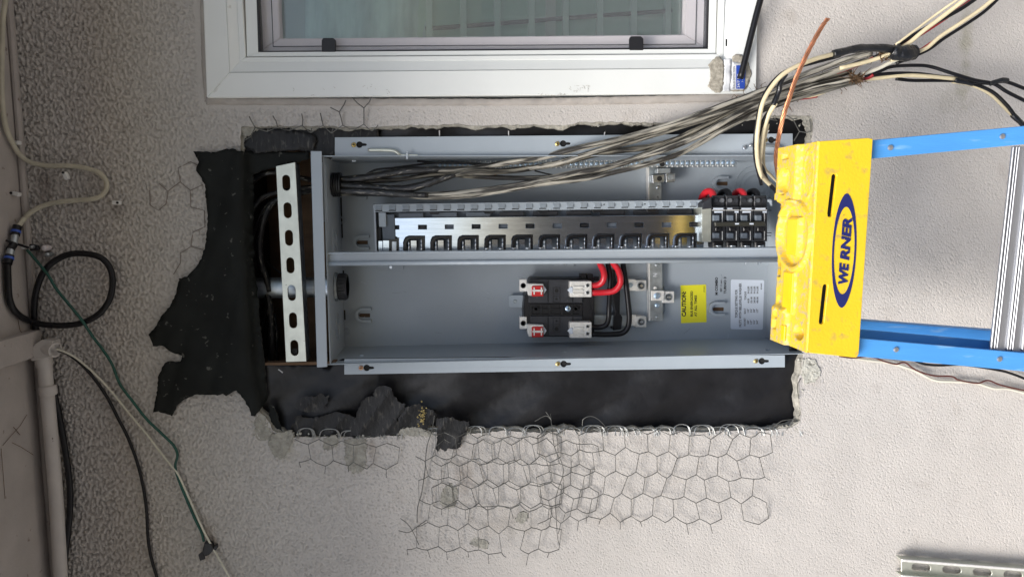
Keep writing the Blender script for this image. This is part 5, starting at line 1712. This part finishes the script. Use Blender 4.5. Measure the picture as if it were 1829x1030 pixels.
# conductors fanning out right of the frayed end
WR = [
    ([(1360, 318, .05), (1353, 285, .07), (1352, 250, .09), (1356, 215, .10), (1362, 185, .11), (1375, 160, .115), (1395, 136, .12), (1420, 120, .12), (1455, 106, .118), (1492, 96, .11)], 7.5, 'cream', 'cream wire arching from the panel to the black tape, outermost of the arch'),
    ([(1360, 330, .045), (1349, 285, .065), (1348, 250, .085), (1353, 212, .095), (1359, 185, .105), (1372, 157, .110), (1396, 132, .112), (1425, 120, .112), (1458, 111, .110), (1500, 100, .10)], 6, 'black_ins', 'black wire following just behind the arching cream wire'),
    ([(1398, 352, -.02), (1378, 332, .0), (1362, 315, .03), (1357, 298, .05), (1359, 270, .07), (1364, 235, .085), (1371, 210, .095), (1378, 196, .10), (1386, 184, .105)], 8, 'cream', 'cream wire dropping from the taped stub into the panel'),
    ([(1408, 362, -.03), (1390, 345, -.01), (1372, 325, .01), (1362, 300, .04), (1354, 285, .055), (1352, 255, .075), (1360, 225, .088), (1368, 208, .094), (1382, 190, .10)], 7, 'black_ins', 'black wire dropping beside the cream one from the taped stub'),
    ([(1404, 345, -.05), (1388, 325, -.03), (1376, 312, -.01), (1366, 300, .02), (1364, 280, .05), (1366, 250, .07), (1372, 222, .085)], 5, 'cream', 'thin cream wire ending behind the ladder cap, right of the black one'),
    ([(1500, 122, .085), (1550, 110, .09), (1590, 96, .10), (1622, 78, .105), (1650, 55, .11), (1690, 25, .12), (1725, -2, .13), (1745, -18, .13)], 7, 'cream', 'cream wire leading the upper bundle out of the top of the picture'),
    ([(1560, 104, .085), (1600, 82, .095), (1640, 58, .105), (1680, 36, .112), (1720, 14, .12), (1765, -18, .125)], 6.5, 'black_ins', 'black wire in the middle of the upper bundle'),
    ([(1545, 112, .08), (1590, 88, .09), (1620, 76, .095), (1660, 52, .10), (1700, 25, .11), (1730, 4, .115), (1755, -16, .12)], 6, 'dk_red', 'red wire between the black wires of the upper bundle'),
    ([(1600, 80, .11), (1640, 50, .115), (1672, 26, .12), (1712, -2, .13), (1735, -18, .13)], 4, 'cream', 'thin cream wire on the outer edge of the upper bundle'),
    ([(1590, 108, .09), (1625, 98, .10), (1655, 86, .105), (1680, 65, .11), (1715, 42, .115), (1750, 18, .12), (1775, -2, .125), (1790, -18, .13)], 6.5, 'cream', 'tan cream wire of the second bundle curving out of the picture top'),
    ([(1600, 114, .085), (1632, 101, .095), (1660, 88, .10), (1686, 69, .105), (1722, 46, .11), (1757, 22, .115), (1783, -2, .12), (1798, -18, .125)], 5.5, 'black_ins', 'black wire of the second bundle beside the tan cream one'),
    ([(1628, 94, .10), (1645, 88, .102), (1665, 75, .105), (1680, 66, .107)], 3.5, 'dk_red', 'thin red wire peeping out behind the tan cream wire'),
    ([(1540, 133, .07), (1570, 122, .075), (1590, 112, .08), (1610, 105, .085)], 6.5, 'white_ins', 'white wire from the frayed sheath to the tape lump'),
    ([(1545, 137, .065), (1572, 127, .07), (1595, 119, .072), (1640, 117, .075), (1665, 120, .08), (1700, 131, .09), (1740, 143, .095), (1775, 150, .10), (1800, 165, .105), (1840, 185, .11)], 6, 'black_ins', 'black wire rising then falling to the right picture edge, uppermost there'),
    ([(1545, 140, .062), (1565, 134, .065), (1600, 131, .07), (1640, 132, .072), (1680, 137, .078), (1710, 140, .082), (1735, 146, .088), (1765, 149, .092), (1795, 146, .10), (1829, 158, .105), (1845, 163, .105)], 6, 'black_ins', 'black wire running level to the little tape knot at the right'),
    ([(1545, 142, .060), (1575, 139, .064), (1610, 135, .07), (1650, 136, .075), (1708, 141, .082)], 7, 'cream', 'cream wire running level between two black wires'),
    ([(1600, 141, .06), (1630, 144, .065), (1670, 144, .07), (1710, 145, .078), (1745, 152, .085), (1775, 166, .092), (1800, 190, .098), (1815, 210, .10), (1835, 232, .10)], 6, 'black_ins', 'black wire drooping towards the ladder rail at the right edge'),
    ([(1700, 146, .07), (1735, 152, .078), (1768, 168, .085), (1792, 190, .090), (1812, 210, .095)], 5.5, 'cream', 'cream wire beside the drooping black wire, ending in tape'),
    ([(1520, 146, .06), (1548, 140, .065), (1560, 134, .07)], 6, 'dk_red', 'short dark red wire stub in the frayed end'),
    ([(1495, 130, .07), (1530, 118, .075), (1560, 106, .08)], 5, 'dk_red', 'thin dark red wire inside the split upper sheath'),
    ([(1380, 182, .04), (1420, 176, .05), (1450, 172, .052), (1470, 166, .055), (1500, 152, .06)], 4.5, 'cream', 'thin cream wire hanging out below the old bundle'),
    ([(1420, 178, .045), (1440, 176, .048), (1460, 173, .05)], 3.5, 'dk_red', 'tiny red wire below the old bundle'),
]
for pts, w_, m_, lb in WR:
    cable('wire', pts, w_, M[m_], None, lb, 'wire', 'loose wires fanning out of the old cable ends', sides=10)
# copper conductor: twisted strands
cu_ = thing('copper_conductor', 'bare stranded copper conductor sticking up across the wires beside the ladder cap', 'copper wire', P(1400, 190, .13))
base = spline([(1479, 33, .16), (1468, 48, .16), (1452, 76, .158), (1436, 108, .155), (1421, 142, .15), (1410, 175, .145), (1400, 205, .14), (1393, 235, .13), (1388, 262, .11), (1386, 285, .09), (1389, 310, .06), (1394, 335, .03)], 10)
for k in range(7):
    pts = []
    a0 = k * 2 * math.pi / 6
    L = len(base)
    stop = L
    for i, p in enumerate(base):
        if i < (k * 3) % 9: continue
        r_ = 0.0 if k == 6 else 2.6
        a = a0 + i * .22
        q = P(p[0] + r_ * math.cos(a), p[1] + r_ * .35 * math.cos(a), p[2]) + Vector((0, -.0026 * math.sin(a) * (0 if k == 6 else 1), 0))
        pts.append(q)
    MB().tube(pts, .00125, 6).build('strand', M['copper'], cu_, smooth=True)
# electrical tape
def tape(name, pts, wpx, flat, label, grp=None):
    pp = wirep(pts)
    mb = MB()
    mb.tube(pp, [wpx * .5e-3 * (1 + .07 * math.sin(i * .55)) for i in range(len(pp))], 12, noise=.05)
    o = mb.build(name, M['tape'], None)
    o.data.polygons.foreach_set('use_smooth', [k % 3 > 0 for k in range(len(o.data.polygons))])
    return tag(o, label, 'electrical tape', grp)


tape('electrical_tape', [(1488, 97, .115), (1505, 93, .115), (1525, 88, .112), (1548, 86, .108), (1575, 86, .106), (1598, 89, .106)], 13, 0, 'shiny black tape wrapped along the arching wires up to the lump')
tape('electrical_tape', [(1594, 90, .106), (1604, 95, .108), (1614, 96, .110), (1626, 95, .108), (1630, 94, .106)], 25, 0, 'fat black tape lump binding the two wire bundles')
tape('electrical_tape', [(1404, 131, .115), (1398, 140, .112), (1393, 152, .110), (1391, 163, .108), (1386, 176, .106), (1381, 188, .105)], 9, 0, 'black tape stub wrapped on the wires crossing the dirty bundle')
tape('electrical_tape', [(1705, 143, .083), (1720, 146, .085), (1738, 150, .088)], 8.5, 0, 'small black tape sleeve where three level wires meet')
tape('electrical_tape', [(1768, 150, .10), (1780, 146, .102), (1790, 143, .104), (1800, 144, .104)], 8, 0, 'little black tape knot with a loose end near the right edge')
tape('electrical_tape', [(1808, 205, .098), (1818, 214, .10), (1832, 228, .10)], 9, 0, 'black tape end on the drooping wire above the blue ladder rail')
# frayed sheath ends
for i, (u, v, r_, d_) in enumerate(((1532, 140, 17, .072), (1583, 100, 12, .088))):
    mb = MB()
    rr = random.Random(40 + i)
    for k in range(90):
        a = rr.uniform(0, 6.28); L = rr.uniform(4, r_ * (1.7 if rr.random() < .16 else .8))
        u0, v0 = u + rr.uniform(-13, 9), v + rr.uniform(-6, 6) - (0 if i else 0)
        dd = d_ + rr.uniform(-.006, .010)
        mb.tube([P(u0, v0, dd), P(u0 + L * .5 * math.cos(a) + rr.uniform(-2, 2), v0 + L * .5 * math.sin(a), dd + .003), P(u0 + L * math.cos(a), v0 + L * math.sin(a), dd + rr.uniform(-.004, .008))], [.0009, .0007, .0003], 4)
    o = mb.build('frayed_fibre', M['fibre'])
    tag(o, ('rusty brown frayed cable fibres sticking out around the lower cable end', 'dark frayed cable fibres just left of the fat tape lump')[i], 'cable fibres', None, 'stuff')
mb = MB(); rr = random.Random(3)
for u0, v0 in ((1385, 178), (1400, 190), (1425, 182), (1360, 160), (1470, 135), (1330, 172), (1500, 158), (1560, 108), (1575, 104), (1310, 180)):
    for k in range(3):
        a = rr.uniform(0, 6.28); L = rr.uniform(8, 20)
        mb.tube([P(u0, v0, .05), P(u0 + L * .6 * math.cos(a), v0 + L * .6 * math.sin(a), .055), P(u0 + L * math.cos(a + .5), v0 + L * math.sin(a + .5), .05)], .0005, 4)
tag(mb.build('loose_threads', M['fibre']), 'loose dark threads hanging off the old cable bundle', 'threads', None, 'stuff')

# lower right low-voltage wires on the wall
cable('wire', [(1490, 628, .02), (1520, 638, .012), (1552, 643, .008), (1590, 648, .008), (1630, 660, .010), (1668, 678, .008), (1700, 681, .008), (1740, 683, .008), (1775, 693, .008), (1800, 694, .008), (1845, 705, .008)], 5, M['white_ins'], None, 'thin cream wire lying on the stucco under the lower ladder rail', 'wire')
cable('wire', [(1500, 636, .02), (1525, 639, .016), (1553, 636, .014), (1580, 645, .012), (1600, 650, .012), (1616, 647, .012), (1635, 660, .012), (1665, 670, .012), (1700, 672, .012), (1712, 678, .010), (1745, 684, .012), (1765, 679, .012), (1790, 688, .012), (1845, 700, .01)], 3, M['maroon'], None, 'thin maroon wire twisting along the cream wire under the ladder', 'wire')
cable('wire', [(1620, 636, .02), (1648, 649, .012), (1680, 652, .012), (1720, 651, .012), (1780, 660, .012), (1810, 668, .01), (1845, 682, .01)], 5, M['black_ins'], None, 'black wire showing just under the lower blue ladder rail', 'wire')

# ================================================================ left side: coax, conduit elbow, clips
cable('pale_coax', [(12, -14, .05), (6, 30, .045), (4, 70, .040), (3, 120, .038), (4, 180, .034), (10, 225, .03), (22, 255, .024), (36, 277, .018), (55, 290, .014), (85, 296, .012), (120, 296, .012), (152, 300, .012), (176, 308, .012), (189, 322, .012), (190, 337, .012), (180, 350, .012),
                    (160, 356, .012), (120, 359, .012), (85, 365, .012), (58, 377, .014), (42, 392, .016), (30, 408, .02)], 8, M['coax_white'], None, 'pale cream coaxial cable snaking from the soffit into an S bend on the stucco', 'coaxial cable', sides=12)
sp_ = thing('cable_splitter', 'inline coaxial splice with two blue bands joining the pale and black cables', 'cable connector', P(18, 437, .022))
for (pts, w_, m_) in (([(31, 404, .022), (27, 420, .022)], 14, 'black_ins'), ([(27, 420, .022), (24, 436, .022)], 11, 'galv'), ([(24, 436, .022), (18, 446, .022)], 13, 'black'), ([(20, 443, .022), (17, 458, .022)], 11.5, 'galv'), ([(17, 456, .022), (13, 471, .022)], 14, 'black_ins')):
    o = MB().tube([PS(*pts[0], .010), PS(*pts[1], .010)], w_ * .5e-3, 14).build('connector_segment', M[m_], sp_); smooth_angle(o, 40)
for p_ in (((28.6, 412, .022), (27.8, 416, .022)), ((16.2, 459, .022), (15.4, 463, .022))):
    o = MB().tube([PS(*p_[0], .010), PS(*p_[1], .010)], 7.5e-3, 14).build('blue_band', M['blueband'], sp_); smooth_angle(o, 40)
MB().tube([PS(12, 430, .02, .01), PS(38, 438, .02, .01), PS(50, 442, .018)], .0022, 8).build('ground_arm', M['black'], sp_)
cable('black_coax', [(13, 468, .02), (14, 500, .02), (16, 530, .02), (24, 552, .02), (42, 568, .02), (70, 578, .02), (105, 581, .02), (140, 578, .02), (172, 564, .02), (193, 540, .022), (201, 510, .022), (198, 482, .022), (183, 462, .022), (160, 454, .022), (130, 453, .022), (104, 462, .022), (82, 480, .022),
                     (69, 505, .020), (62, 535, .016), (61, 565, .012), (64, 590, .010), (72, 615, .010), (84, 645, .012), (94, 690, .014), (105, 740, .016), (116, 800, .018), (124, 860, .018), (125, 910, .018), (120, 960, .018), (116, 1000, .018), (115, 1060, .018)], 10.5, M['black_ins'], None,
      'thick black coaxial cable coiled in one big loop and running down past the conduit', 'coaxial cable', sides=14)
cable('green_wire', [(48, 446, .02), (62, 462, .022), (85, 490, .032), (100, 515, .032), (122, 542, .030), (145, 570, .032), (165, 600, .012), (182, 622, .010), (200, 650, .010), (214, 685, .010), (236, 715, .010), (262, 748, .010), (290, 775, .010), (310, 795, .010), (317, 812, .010), (313, 832, .010),
                     (320, 858, .012), (335, 895, .010), (348, 925, .010), (360, 950, .010), (364, 966, .010)], 4.8, M['green_ins'], None, 'dark green ground wire running diagonally over the black cable loop to a wall clamp', 'wire', sides=10)
cable('cream_cord', [(90, 622, .03), (100, 623, .034), (120, 630, .03), (140, 642, .024), (170, 668, .014), (200, 700, .010), (230, 737, .008), (262, 775, .008), (295, 818, .008), (315, 842, .012), (330, 872, .010), (345, 905, .010), (366, 952, .012), (390, 995, .010), (418, 1045, .010)], 3.6, M['white_ins'], None,
      'thin cream cord running from the conduit elbow down to the bottom of the picture', 'wire', sides=10)
cable('black_wire', [(88, 622, .028), (100, 624, .030), (120, 631, .028), (145, 650, .02), (170, 678, .012), (192, 710, .008), (210, 745, .008), (228, 780, .008), (245, 825, .008), (256, 870, .008), (262, 915, .008), (264, 955, .008), (270, 995, .008), (285, 1045, .008)], 5.5, M['black_ins'], None,
      'thin black wire hanging from the conduit elbow beside the cream cord', 'wire', sides=10)
# conduit elbow and pipe
pv = thing('pvc_conduit', 'painted plastic conduit with an open elbow running along the soffit corner', 'conduit', P(85, 760, .03))
pipe = spline([(79, 640, .026), (84, 700, .026), (93, 800, .026), (101, 900, .026), (110, 1060, .026)], 4)
MB().tube([P(*p) for p in pipe], .0112, 24).build('pipe', M['pvc'], pv, smooth=True)
o = MB().tube([P(85, 688, .026), P(85.2, 690, .026), P(86.5, 703, .026), P(86.7, 705, .026)], [.0125, .0138, .0138, .0125], 24).build('coupling', M['pvc'], pv); smooth_angle(o, 35)
o = MB().tube([P(76, 612, .026), P(77.5, 636, .026), P(78.5, 648, .026), P(79, 656, .026)], [.0135, .0132, .0130, .0118], 24).build('elbow_hub', M['pvc'], pv); smooth_angle(o, 40)
body = [(51, 633), (53, 628), (62, 614), (74, 607), (82, 608), (93, 609), (94, 614), (93, 632), (88, 637), (74, 640), (56, 645)]
prism('elbow_body', body, .040, .026, M['pvc'], pv, bevel=.004)
m0, m1 = P(84, 621, .028), P(99, 625, .036)
ax = (m1 - m0)
o = MB().tube([m0, m1, m1, m0 + ax * .2], [.0128, .0128, .0098, .0094], 28, caps=False).build('elbow_mouth', M['pvc'], pv); smooth_angle(o, 40)
MB().cyl(m0 + ax * .2, m0 + ax * .25, .0095, 20).build('elbow_bore', M['dark'], pv)
# cable clips
for i, (u, v, a, lb) in enumerate(((25, 255, -.05, 'white clip holding the pale cable at the soffit corner'), (115, 313, 1.15, 'loose white clip just under the upper run of the pale cable'),
                                   (25, 346, .25, 'loose white clip on the soffit edge'), (205, 362, .02, 'white clip with a nail right of the S bend'))):
    c_, s_ = math.cos(a), math.sin(a)
    R_ = lambda x, y: (u + x * c_ - y * s_, v + x * s_ + y * c_)
    t_ = thing('cable_clip', lb, 'cable clip', P(u, v, .016), 'white cable clips')
    cd_ = -PS(u, v, .022, .006).y
    prism('clip_body', [R_(-6, -3.5), R_(8, -3.5), R_(8, 3.5), R_(-6, 3.5)], cd_, .010, M['clip'], t_, bevel=.0012)
    sg_ = -1 if i != 3 else 1
    q = R_(-5 * (1 if i != 3 else -1), 0)
    cq = P(q[0], q[1], cd_ + .0002)
    MB().cyl(cq, cq + Vector((0, -.002, 0)), .0020, 8).build('nail_head', M['dark'], t_)
# anchors
an = thing('wall_anchor', 'small ground clamp and pale screw heads beside the splice', 'wall anchor', P(45, 441, .01))
for u, v, r_, m_ in ((40, 441, 4.2, 'clip'), (79, 443, 5, 'sash'), (84, 455, 4, 'galv'), (56, 441, 3, 'galv')):
    c = P(u, v, .016)
    smooth_angle(MB().tube([c + Vector((0, .014, 0)), c, c + Vector((0, -.002, 0))], [r_ * .001, r_ * .001, r_ * .0005], 10).build('screw_head', M[m_], an), 40)
prism('clamp_plate', [(44, 434), (66, 438), (70, 446), (46, 449)], .010, .006, M['black'], an, bevel=.001)
# clamp at the end of the green wire
cl = thing('ground_clamp', 'small black clamp holding the green wire end near the bottom of the wall', 'clamp', P(368, 982, .01))
prism('clamp_body', [(365, 968), (376, 970), (382, 980), (374, 990), (366, 994), (361, 985)], .014, .012, M['black'], cl, bevel=.0015)
prism('clamp_flap', [(354, 990), (362, 984), (366, 998), (357, 1001)], .012, .004, M['gasket'], cl, bevel=.0005)
prism('clamp_nut', [(382, 975), (387, 972), (388, 978), (385, 983), (381, 981)], .012, .008, M['black'], cl, bevel=.0008)
# cobweb twigs on the soffit
mb = MB(); rr = random.Random(9)
for pts in ([(48, 740), (36, 760), (22, 775), (5, 795)], [(30, 770), (36, 776), (24, 762)], [(22, 790), (38, 798), (60, 812)], [(2, 800), (6, 850), (9, 890)], [(30, 560), (36, 590), (50, 608)], [(0, 608), (30, 610), (50, 606)]):
    pp = []
    for u, v in pts:
        r = ray(u, v); t_ = (ZT - .002 - CAM.z) / r.z; q = CAM + r * t_
        pp.append(q)
    mb.tube(pp, .0004, 4)
tag(mb.build('dry_twigs', M['fibre']), 'thin dry twigs and webs caught under the soffit', 'twigs', None, 'stuff')

# ================================================================ wire lath
def lath(name, u0, u1, v0, v1, pu, pv_, ph, d0, label, seed, keep=lambda u, v: True, r_=.00078, edge=None, dz=None, slant=0.0):
    rr = random.Random(seed)
    mb = MB()
    nodes = {}

    def nd(i, j):
        # honeycomb as brick wall: node i along u (half pitch), j row lines
        k = (i, j)
        if k not in nodes:
            u = u0 + i * pu / 2 + rr.gauss(0, 2.4) + 4.0 * math.sin(j * .8 + i * .22 + seed * 2) + 3.0 * math.sin(j * 1.1 + i * .35 + seed)
            v = v0 + j * pv_ + (4.2 if (i + j) % 2 == ph else -4.2) + rr.gauss(0, 2.0) + 4.5 * math.sin(i * .27 + seed) + slant * (u - u0)
            d = (dz(u, v) if dz else d0) + .004 + .0035 * math.sin(i * .5 + j * .9 + seed) + rr.uniform(-.002, .002)
            nodes[k] = (u, v, d)
        return nodes[k]
    ni, nj = int((u1 - u0) / (pu / 2)), int((v1 - v0) / pv_)

    def seg(a, b, tw):
        A, B = P(*a), P(*b)
        if tw:
            n = 8
            for ph_ in (0, math.pi):
                pp = []
                for k in range(n + 1):
                    f_ = k / n
                    q = A.lerp(B, f_)
                    pp.append(q + Vector((.0005 * math.cos(f_ * 14 + ph_), .0005 * math.sin(f_ * 14 + ph_), 0)))
                mb.tube(pp, r_ * .8, 4)
        else:
            mid = A.lerp(B, .5) + Vector((rr.uniform(-.0012, .0012), -.001, rr.uniform(-.0012, .0012)))
            mb.tube([A, mid, B], r_, 5)
    for i in range(ni + 1):
        for j in range(nj + 1):
            a = nd(i, j)
            if not keep(a[0], a[1]): continue
            if i < ni:
                b = nd(i + 1, j)
                if keep(b[0], b[1]):
                    seg(a, b, False)
                elif rr.random() < .7:
                    seg(a, (a[0] + rr.uniform(6, 13), a[1] + rr.uniform(-9, 12), a[2] + .004), False)
            if (i + j) % 2 == ph and True:
                b = nd(i, j + 1) if j < nj else None
                if b and keep(b[0], b[1]):
                    seg(a, b, True)
                elif rr.random() < .85:
                    seg(a, (a[0] + rr.uniform(-5, 5), a[1] + rr.uniform(8, 20), a[2] + .003), True)
    o = mb.build(name, M['wire'])
    return tag(o, label, 'wire lath', 'chicken wire left from the stucco')


def lowedge(u):
    return 975 - 0.05 * (u - 715) + 10 * math.sin(u * .07)


def dzf(u, v):
    if v < 775:
        return -.008 + .012 * max(0, (v - 750) / 25.0) + .003 * math.sin(u * .2)
    return .007 + .003 * math.sin(u * .05 + v * .04)


lath('wire_lath', 960, 1395, 772, 965, 38.5, 39, 0, .007, 'bent sheet of hexagonal wire lath folded down over the lower edge, right half', 3, keep=lambda u, v: v < lowedge(u) and u < 1392 - .1 * (v - 780), dz=dzf)
lath('wire_lath', 726, 1010, 776, 985, 36.5, 41, 1, .009, 'hexagonal wire lath sheet hanging below the crumpled paper scrap', 5, keep=lambda u, v: v < 990 and u > 745 - .12 * (v - 780), dz=lambda u, v: dzf(u, v) + .004)
lath('wire_lath', 775, 1075, 784, 930, 36.5, 39, 0, .004, 'second wire lath layer lying crossed behind the hanging sheet', 8, keep=lambda u, v: u < 1070, dz=lambda u, v: .004 + .002 * math.sin(u * .1), slant=.05)
lath('wire_lath', 535, 720, 790, 850, 38, 36, 1, .006, 'short torn row of wire lath beside the olive mortar patches', 12, keep=lambda u, v: v < 848 - .1 * abs(u - 640))
# curled loops along the lower cut edge
mb = MB(); rr = random.Random(21)
u = 530
while u < 1400:
    if not (700 < u < 712):
        w_ = rr.uniform(30, 40); hgt = rr.uniform(10, 17)
        vb = 779 if u < 700 else 774
        if u > 1380: hgt = 8
        for off in (0, rr.uniform(-10, 10)):
            pts = [(u + off, vb + 4, .002), (u + off + w_ * .1, vb - hgt * .7, -.001), (u + off + w_ * .45, vb - hgt, -.003), (u + off + w_ * .85, vb - hgt * .75, -.001), (u + off + w_, vb + 3, .003)]
            mb.tube(wirep(pts), .0007, 5)
            if rr.random() < .5:
                mb.tube(wirep([(u + off + w_ * .9, vb + 5, .002), (u + off + w_ * .88, vb - hgt * .4, 0), (u + off + w_ * .8, vb - hgt * .8, -.002)]), .0008, 5)
    u += rr.uniform(28, 38) if u > 870 else rr.uniform(34, 42)
tag(mb.build('wire_loops', M['wire_bright']), 'curled bright wire loops standing along the lower cut edge', 'wire lath', 'chicken wire left from the stucco')
# long loose wires
LWL = ['long loose wire falling from the crumpled scrap at the edge of the hanging lath', 'long curving loose wire near the middle where two lath sheets meet',
       'short bent wire tip poking highest above the lower cut edge', 'round wire loop standing on the paper above the lower cut edge', 'short stray wire slanting across the lower end of the hanging lath',
       'short stray wire crossing the other at the lower end of the hanging lath']
mb = MB()
for pts, r_ in (([(776, 742, .012), (771, 770, .014), (762, 800, .012), (759, 840, .01), (753, 880, .009), (746, 905, .008), (745, 932, .008)], .0009), ([(983, 738, .0), (986, 765, .006), (991, 800, .010), (1003, 825, .012), (1006, 845, .012), (998, 870, .012), (992, 895, .010), (994, 930, .009), (996, 960, .008), (999, 972, .008)], .0007),
                ([(955, 752, 0), (975, 742, .001), (985, 750, .002), (975, 735, .003)], .0008), ([(1040, 760, -.004), (1042, 748, -.002), (1055, 743, .0), (1068, 748, .002), (1080, 760, .004), (1085, 768, .004)], .0007),
                ([(715, 925, .006), (728, 935, .007), (738, 950, .008), (748, 972, .008)], .0008), ([(712, 947, .006), (730, 950, .008), (745, 940, .008), (762, 928, .008)], .0008)):
    lw = MB().tube(wirep(pts), r_, 5).build('loose_wire', M['wire'])
    tag(lw, LWL.pop(0), 'wire', 'loose steel wires over the wire lath')
# upper left zigzag
mb = MB()
zz = [(436, 251, -.004), (447, 245, .0), (456, 228, .006), (466, 232, .004), (477, 235, .002), (496, 227, .006), (508, 232, .003), (518, 233, .002), (540, 224, .006), (548, 232, .002), (555, 237, .0), (577, 224, .006), (585, 232, .002), (592, 238, .0), (612, 224, .006),
      (624, 230, .003), (634, 231, .002), (650, 222, .006), (658, 230, .002), (664, 234, .0), (672, 228, .002), (675, 224, .004)]
for k in range(len(zz) - 1):
    mb.tube([P(*zz[k]), P(*zz[k + 1])], .0008, 5)
for pts in ([(456, 228, .006), (450, 218, .009), (445, 208, .010)], [(496, 227, .006), (493, 216, .009), (487, 207, .010)], [(540, 224, .006), (541, 214, .009), (539, 203, .011)], [(577, 224, .006), (574, 210, .009), (572, 202, .011)], [(612, 224, .006), (609, 210, .009), (606, 200, .012), (614, 188, .014), (618, 179, .016)],
            [(606, 200, .012), (590, 192, .012)], [(650, 222, .006), (650, 205, .010), (650, 193, .013), (638, 184, .016), (629, 174, .018)], [(650, 193, .013), (660, 182, .016), (663, 174, .018)], [(477, 235, .002), (480, 229, .002)], [(555, 237, 0), (557, 229, 0)], [(592, 238, 0), (595, 229, 0)], [(518, 233, .002), (520, 228, .002)]):
    mb.tube([P(*p) for p in pts], .0010, 5)
tag(mb.build('wire_lath', M['wire']), 'zigzag row of cut wire ends along the upper edge left of the panel flange', 'wire lath', 'chicken wire left from the stucco')
mb = MB()
for pts in ([(1369, 209, .0), (1376, 213, .004), (1388, 216, .004), (1380, 208, .003)], [(1405, 206, .004), (1416, 213, .002), (1420, 220, .0), (1428, 235, -.002), (1418, 252, -.006)], [(1428, 235, -.002), (1440, 237, .0), (1449, 235, .004)], [(1449, 235, .004), (1448, 222, .004), (1446, 214, .006)], [(1416, 213, .002), (1423, 212, .002)]):
    mb.tube([P(*p) for p in pts], .0010, 5)
tag(mb.build('wire_lath', M['wire']), 'few bent wire ends in the upper right corner of the opening above the ladder cap', 'wire lath', 'chicken wire left from the stucco')
mb = MB()
for pts in ([(1405, 768, 0), (1415, 752, .004), (1420, 742, .006)], [(1376, 767, 0), (1395, 752, .002), (1418, 748, .006)], [(1430, 675, .002), (1424, 690, .004), (1427, 712, .004)]):
    mb.tube(wirep(pts), .0008, 5)
tag(mb.build('wire_lath', M['wire']), 'stray wire ends in the lower right corner of the opening', 'wire lath', 'chicken wire left from the stucco')
# mesh printed through the stucco left of the torn paper
mb = MB()
hx = [((318, 300), (340, 289)), ((340, 289), (355, 296)), ((318, 300), (322, 325)), ((322, 325), (340, 340)), ((340, 340), (362, 330)), ((340, 340), (341, 370)), ((341, 370), (365, 376)), ((322, 325), (300, 342)), ((300, 342), (284, 328)), ((300, 342), (296, 365)), ((296, 365), (283, 376)), ((283, 376), (268, 366)), ((268, 366), (267, 340)),
      ((365, 376), (366, 405)), ((366, 405), (345, 415)), ((345, 415), (341, 440)), ((341, 440), (322, 452)), ((322, 452), (322, 470)), ((341, 440), (362, 446)), ((322, 470), (310, 490))]
for a, b in hx:
    mb.tube([P(a[0], a[1], .0002), P((a[0] + b[0]) / 2 + random.uniform(-1, 1), (a[1] + b[1]) / 2, .0012), P(b[0], b[1], .0008)], .0009, 5)
mm = mat('sunken_wire', (.25, .22, .195), .9)
tag(mb.build('wire_lath', mm), 'dark hexagon wire lines showing through the stucco left of the torn paper', 'wire lath', 'chicken wire left from the stucco')

# staples in the paper
for i, (a, b, lb) in enumerate((((785, 233), (785, 243.5), 'white staple left of middle above the upper flange'), ((908.5, 234), (908.5, 244.5), 'white staple near the first mid screw above the flange'),
                        ((1080.5, 236), (1078.5, 243.5), 'white staple slightly tilted right of the flange middle'), ((1373.5, 233), (1370, 239), 'short white staple between the cream and copper wires'),
                        ((497, 659), (505, 665), 'white staple slanting under the strut foot'), ((472, 244), (473, 252), 'small staple in the old scuffed paper'))):
    o = MB().tube([P(a[0], a[1], -.014), P(b[0], b[1], -.013)], .0010, 6).build('staple', M['staple'])
    tag(o, lb, 'staple', 'staples in the black paper')
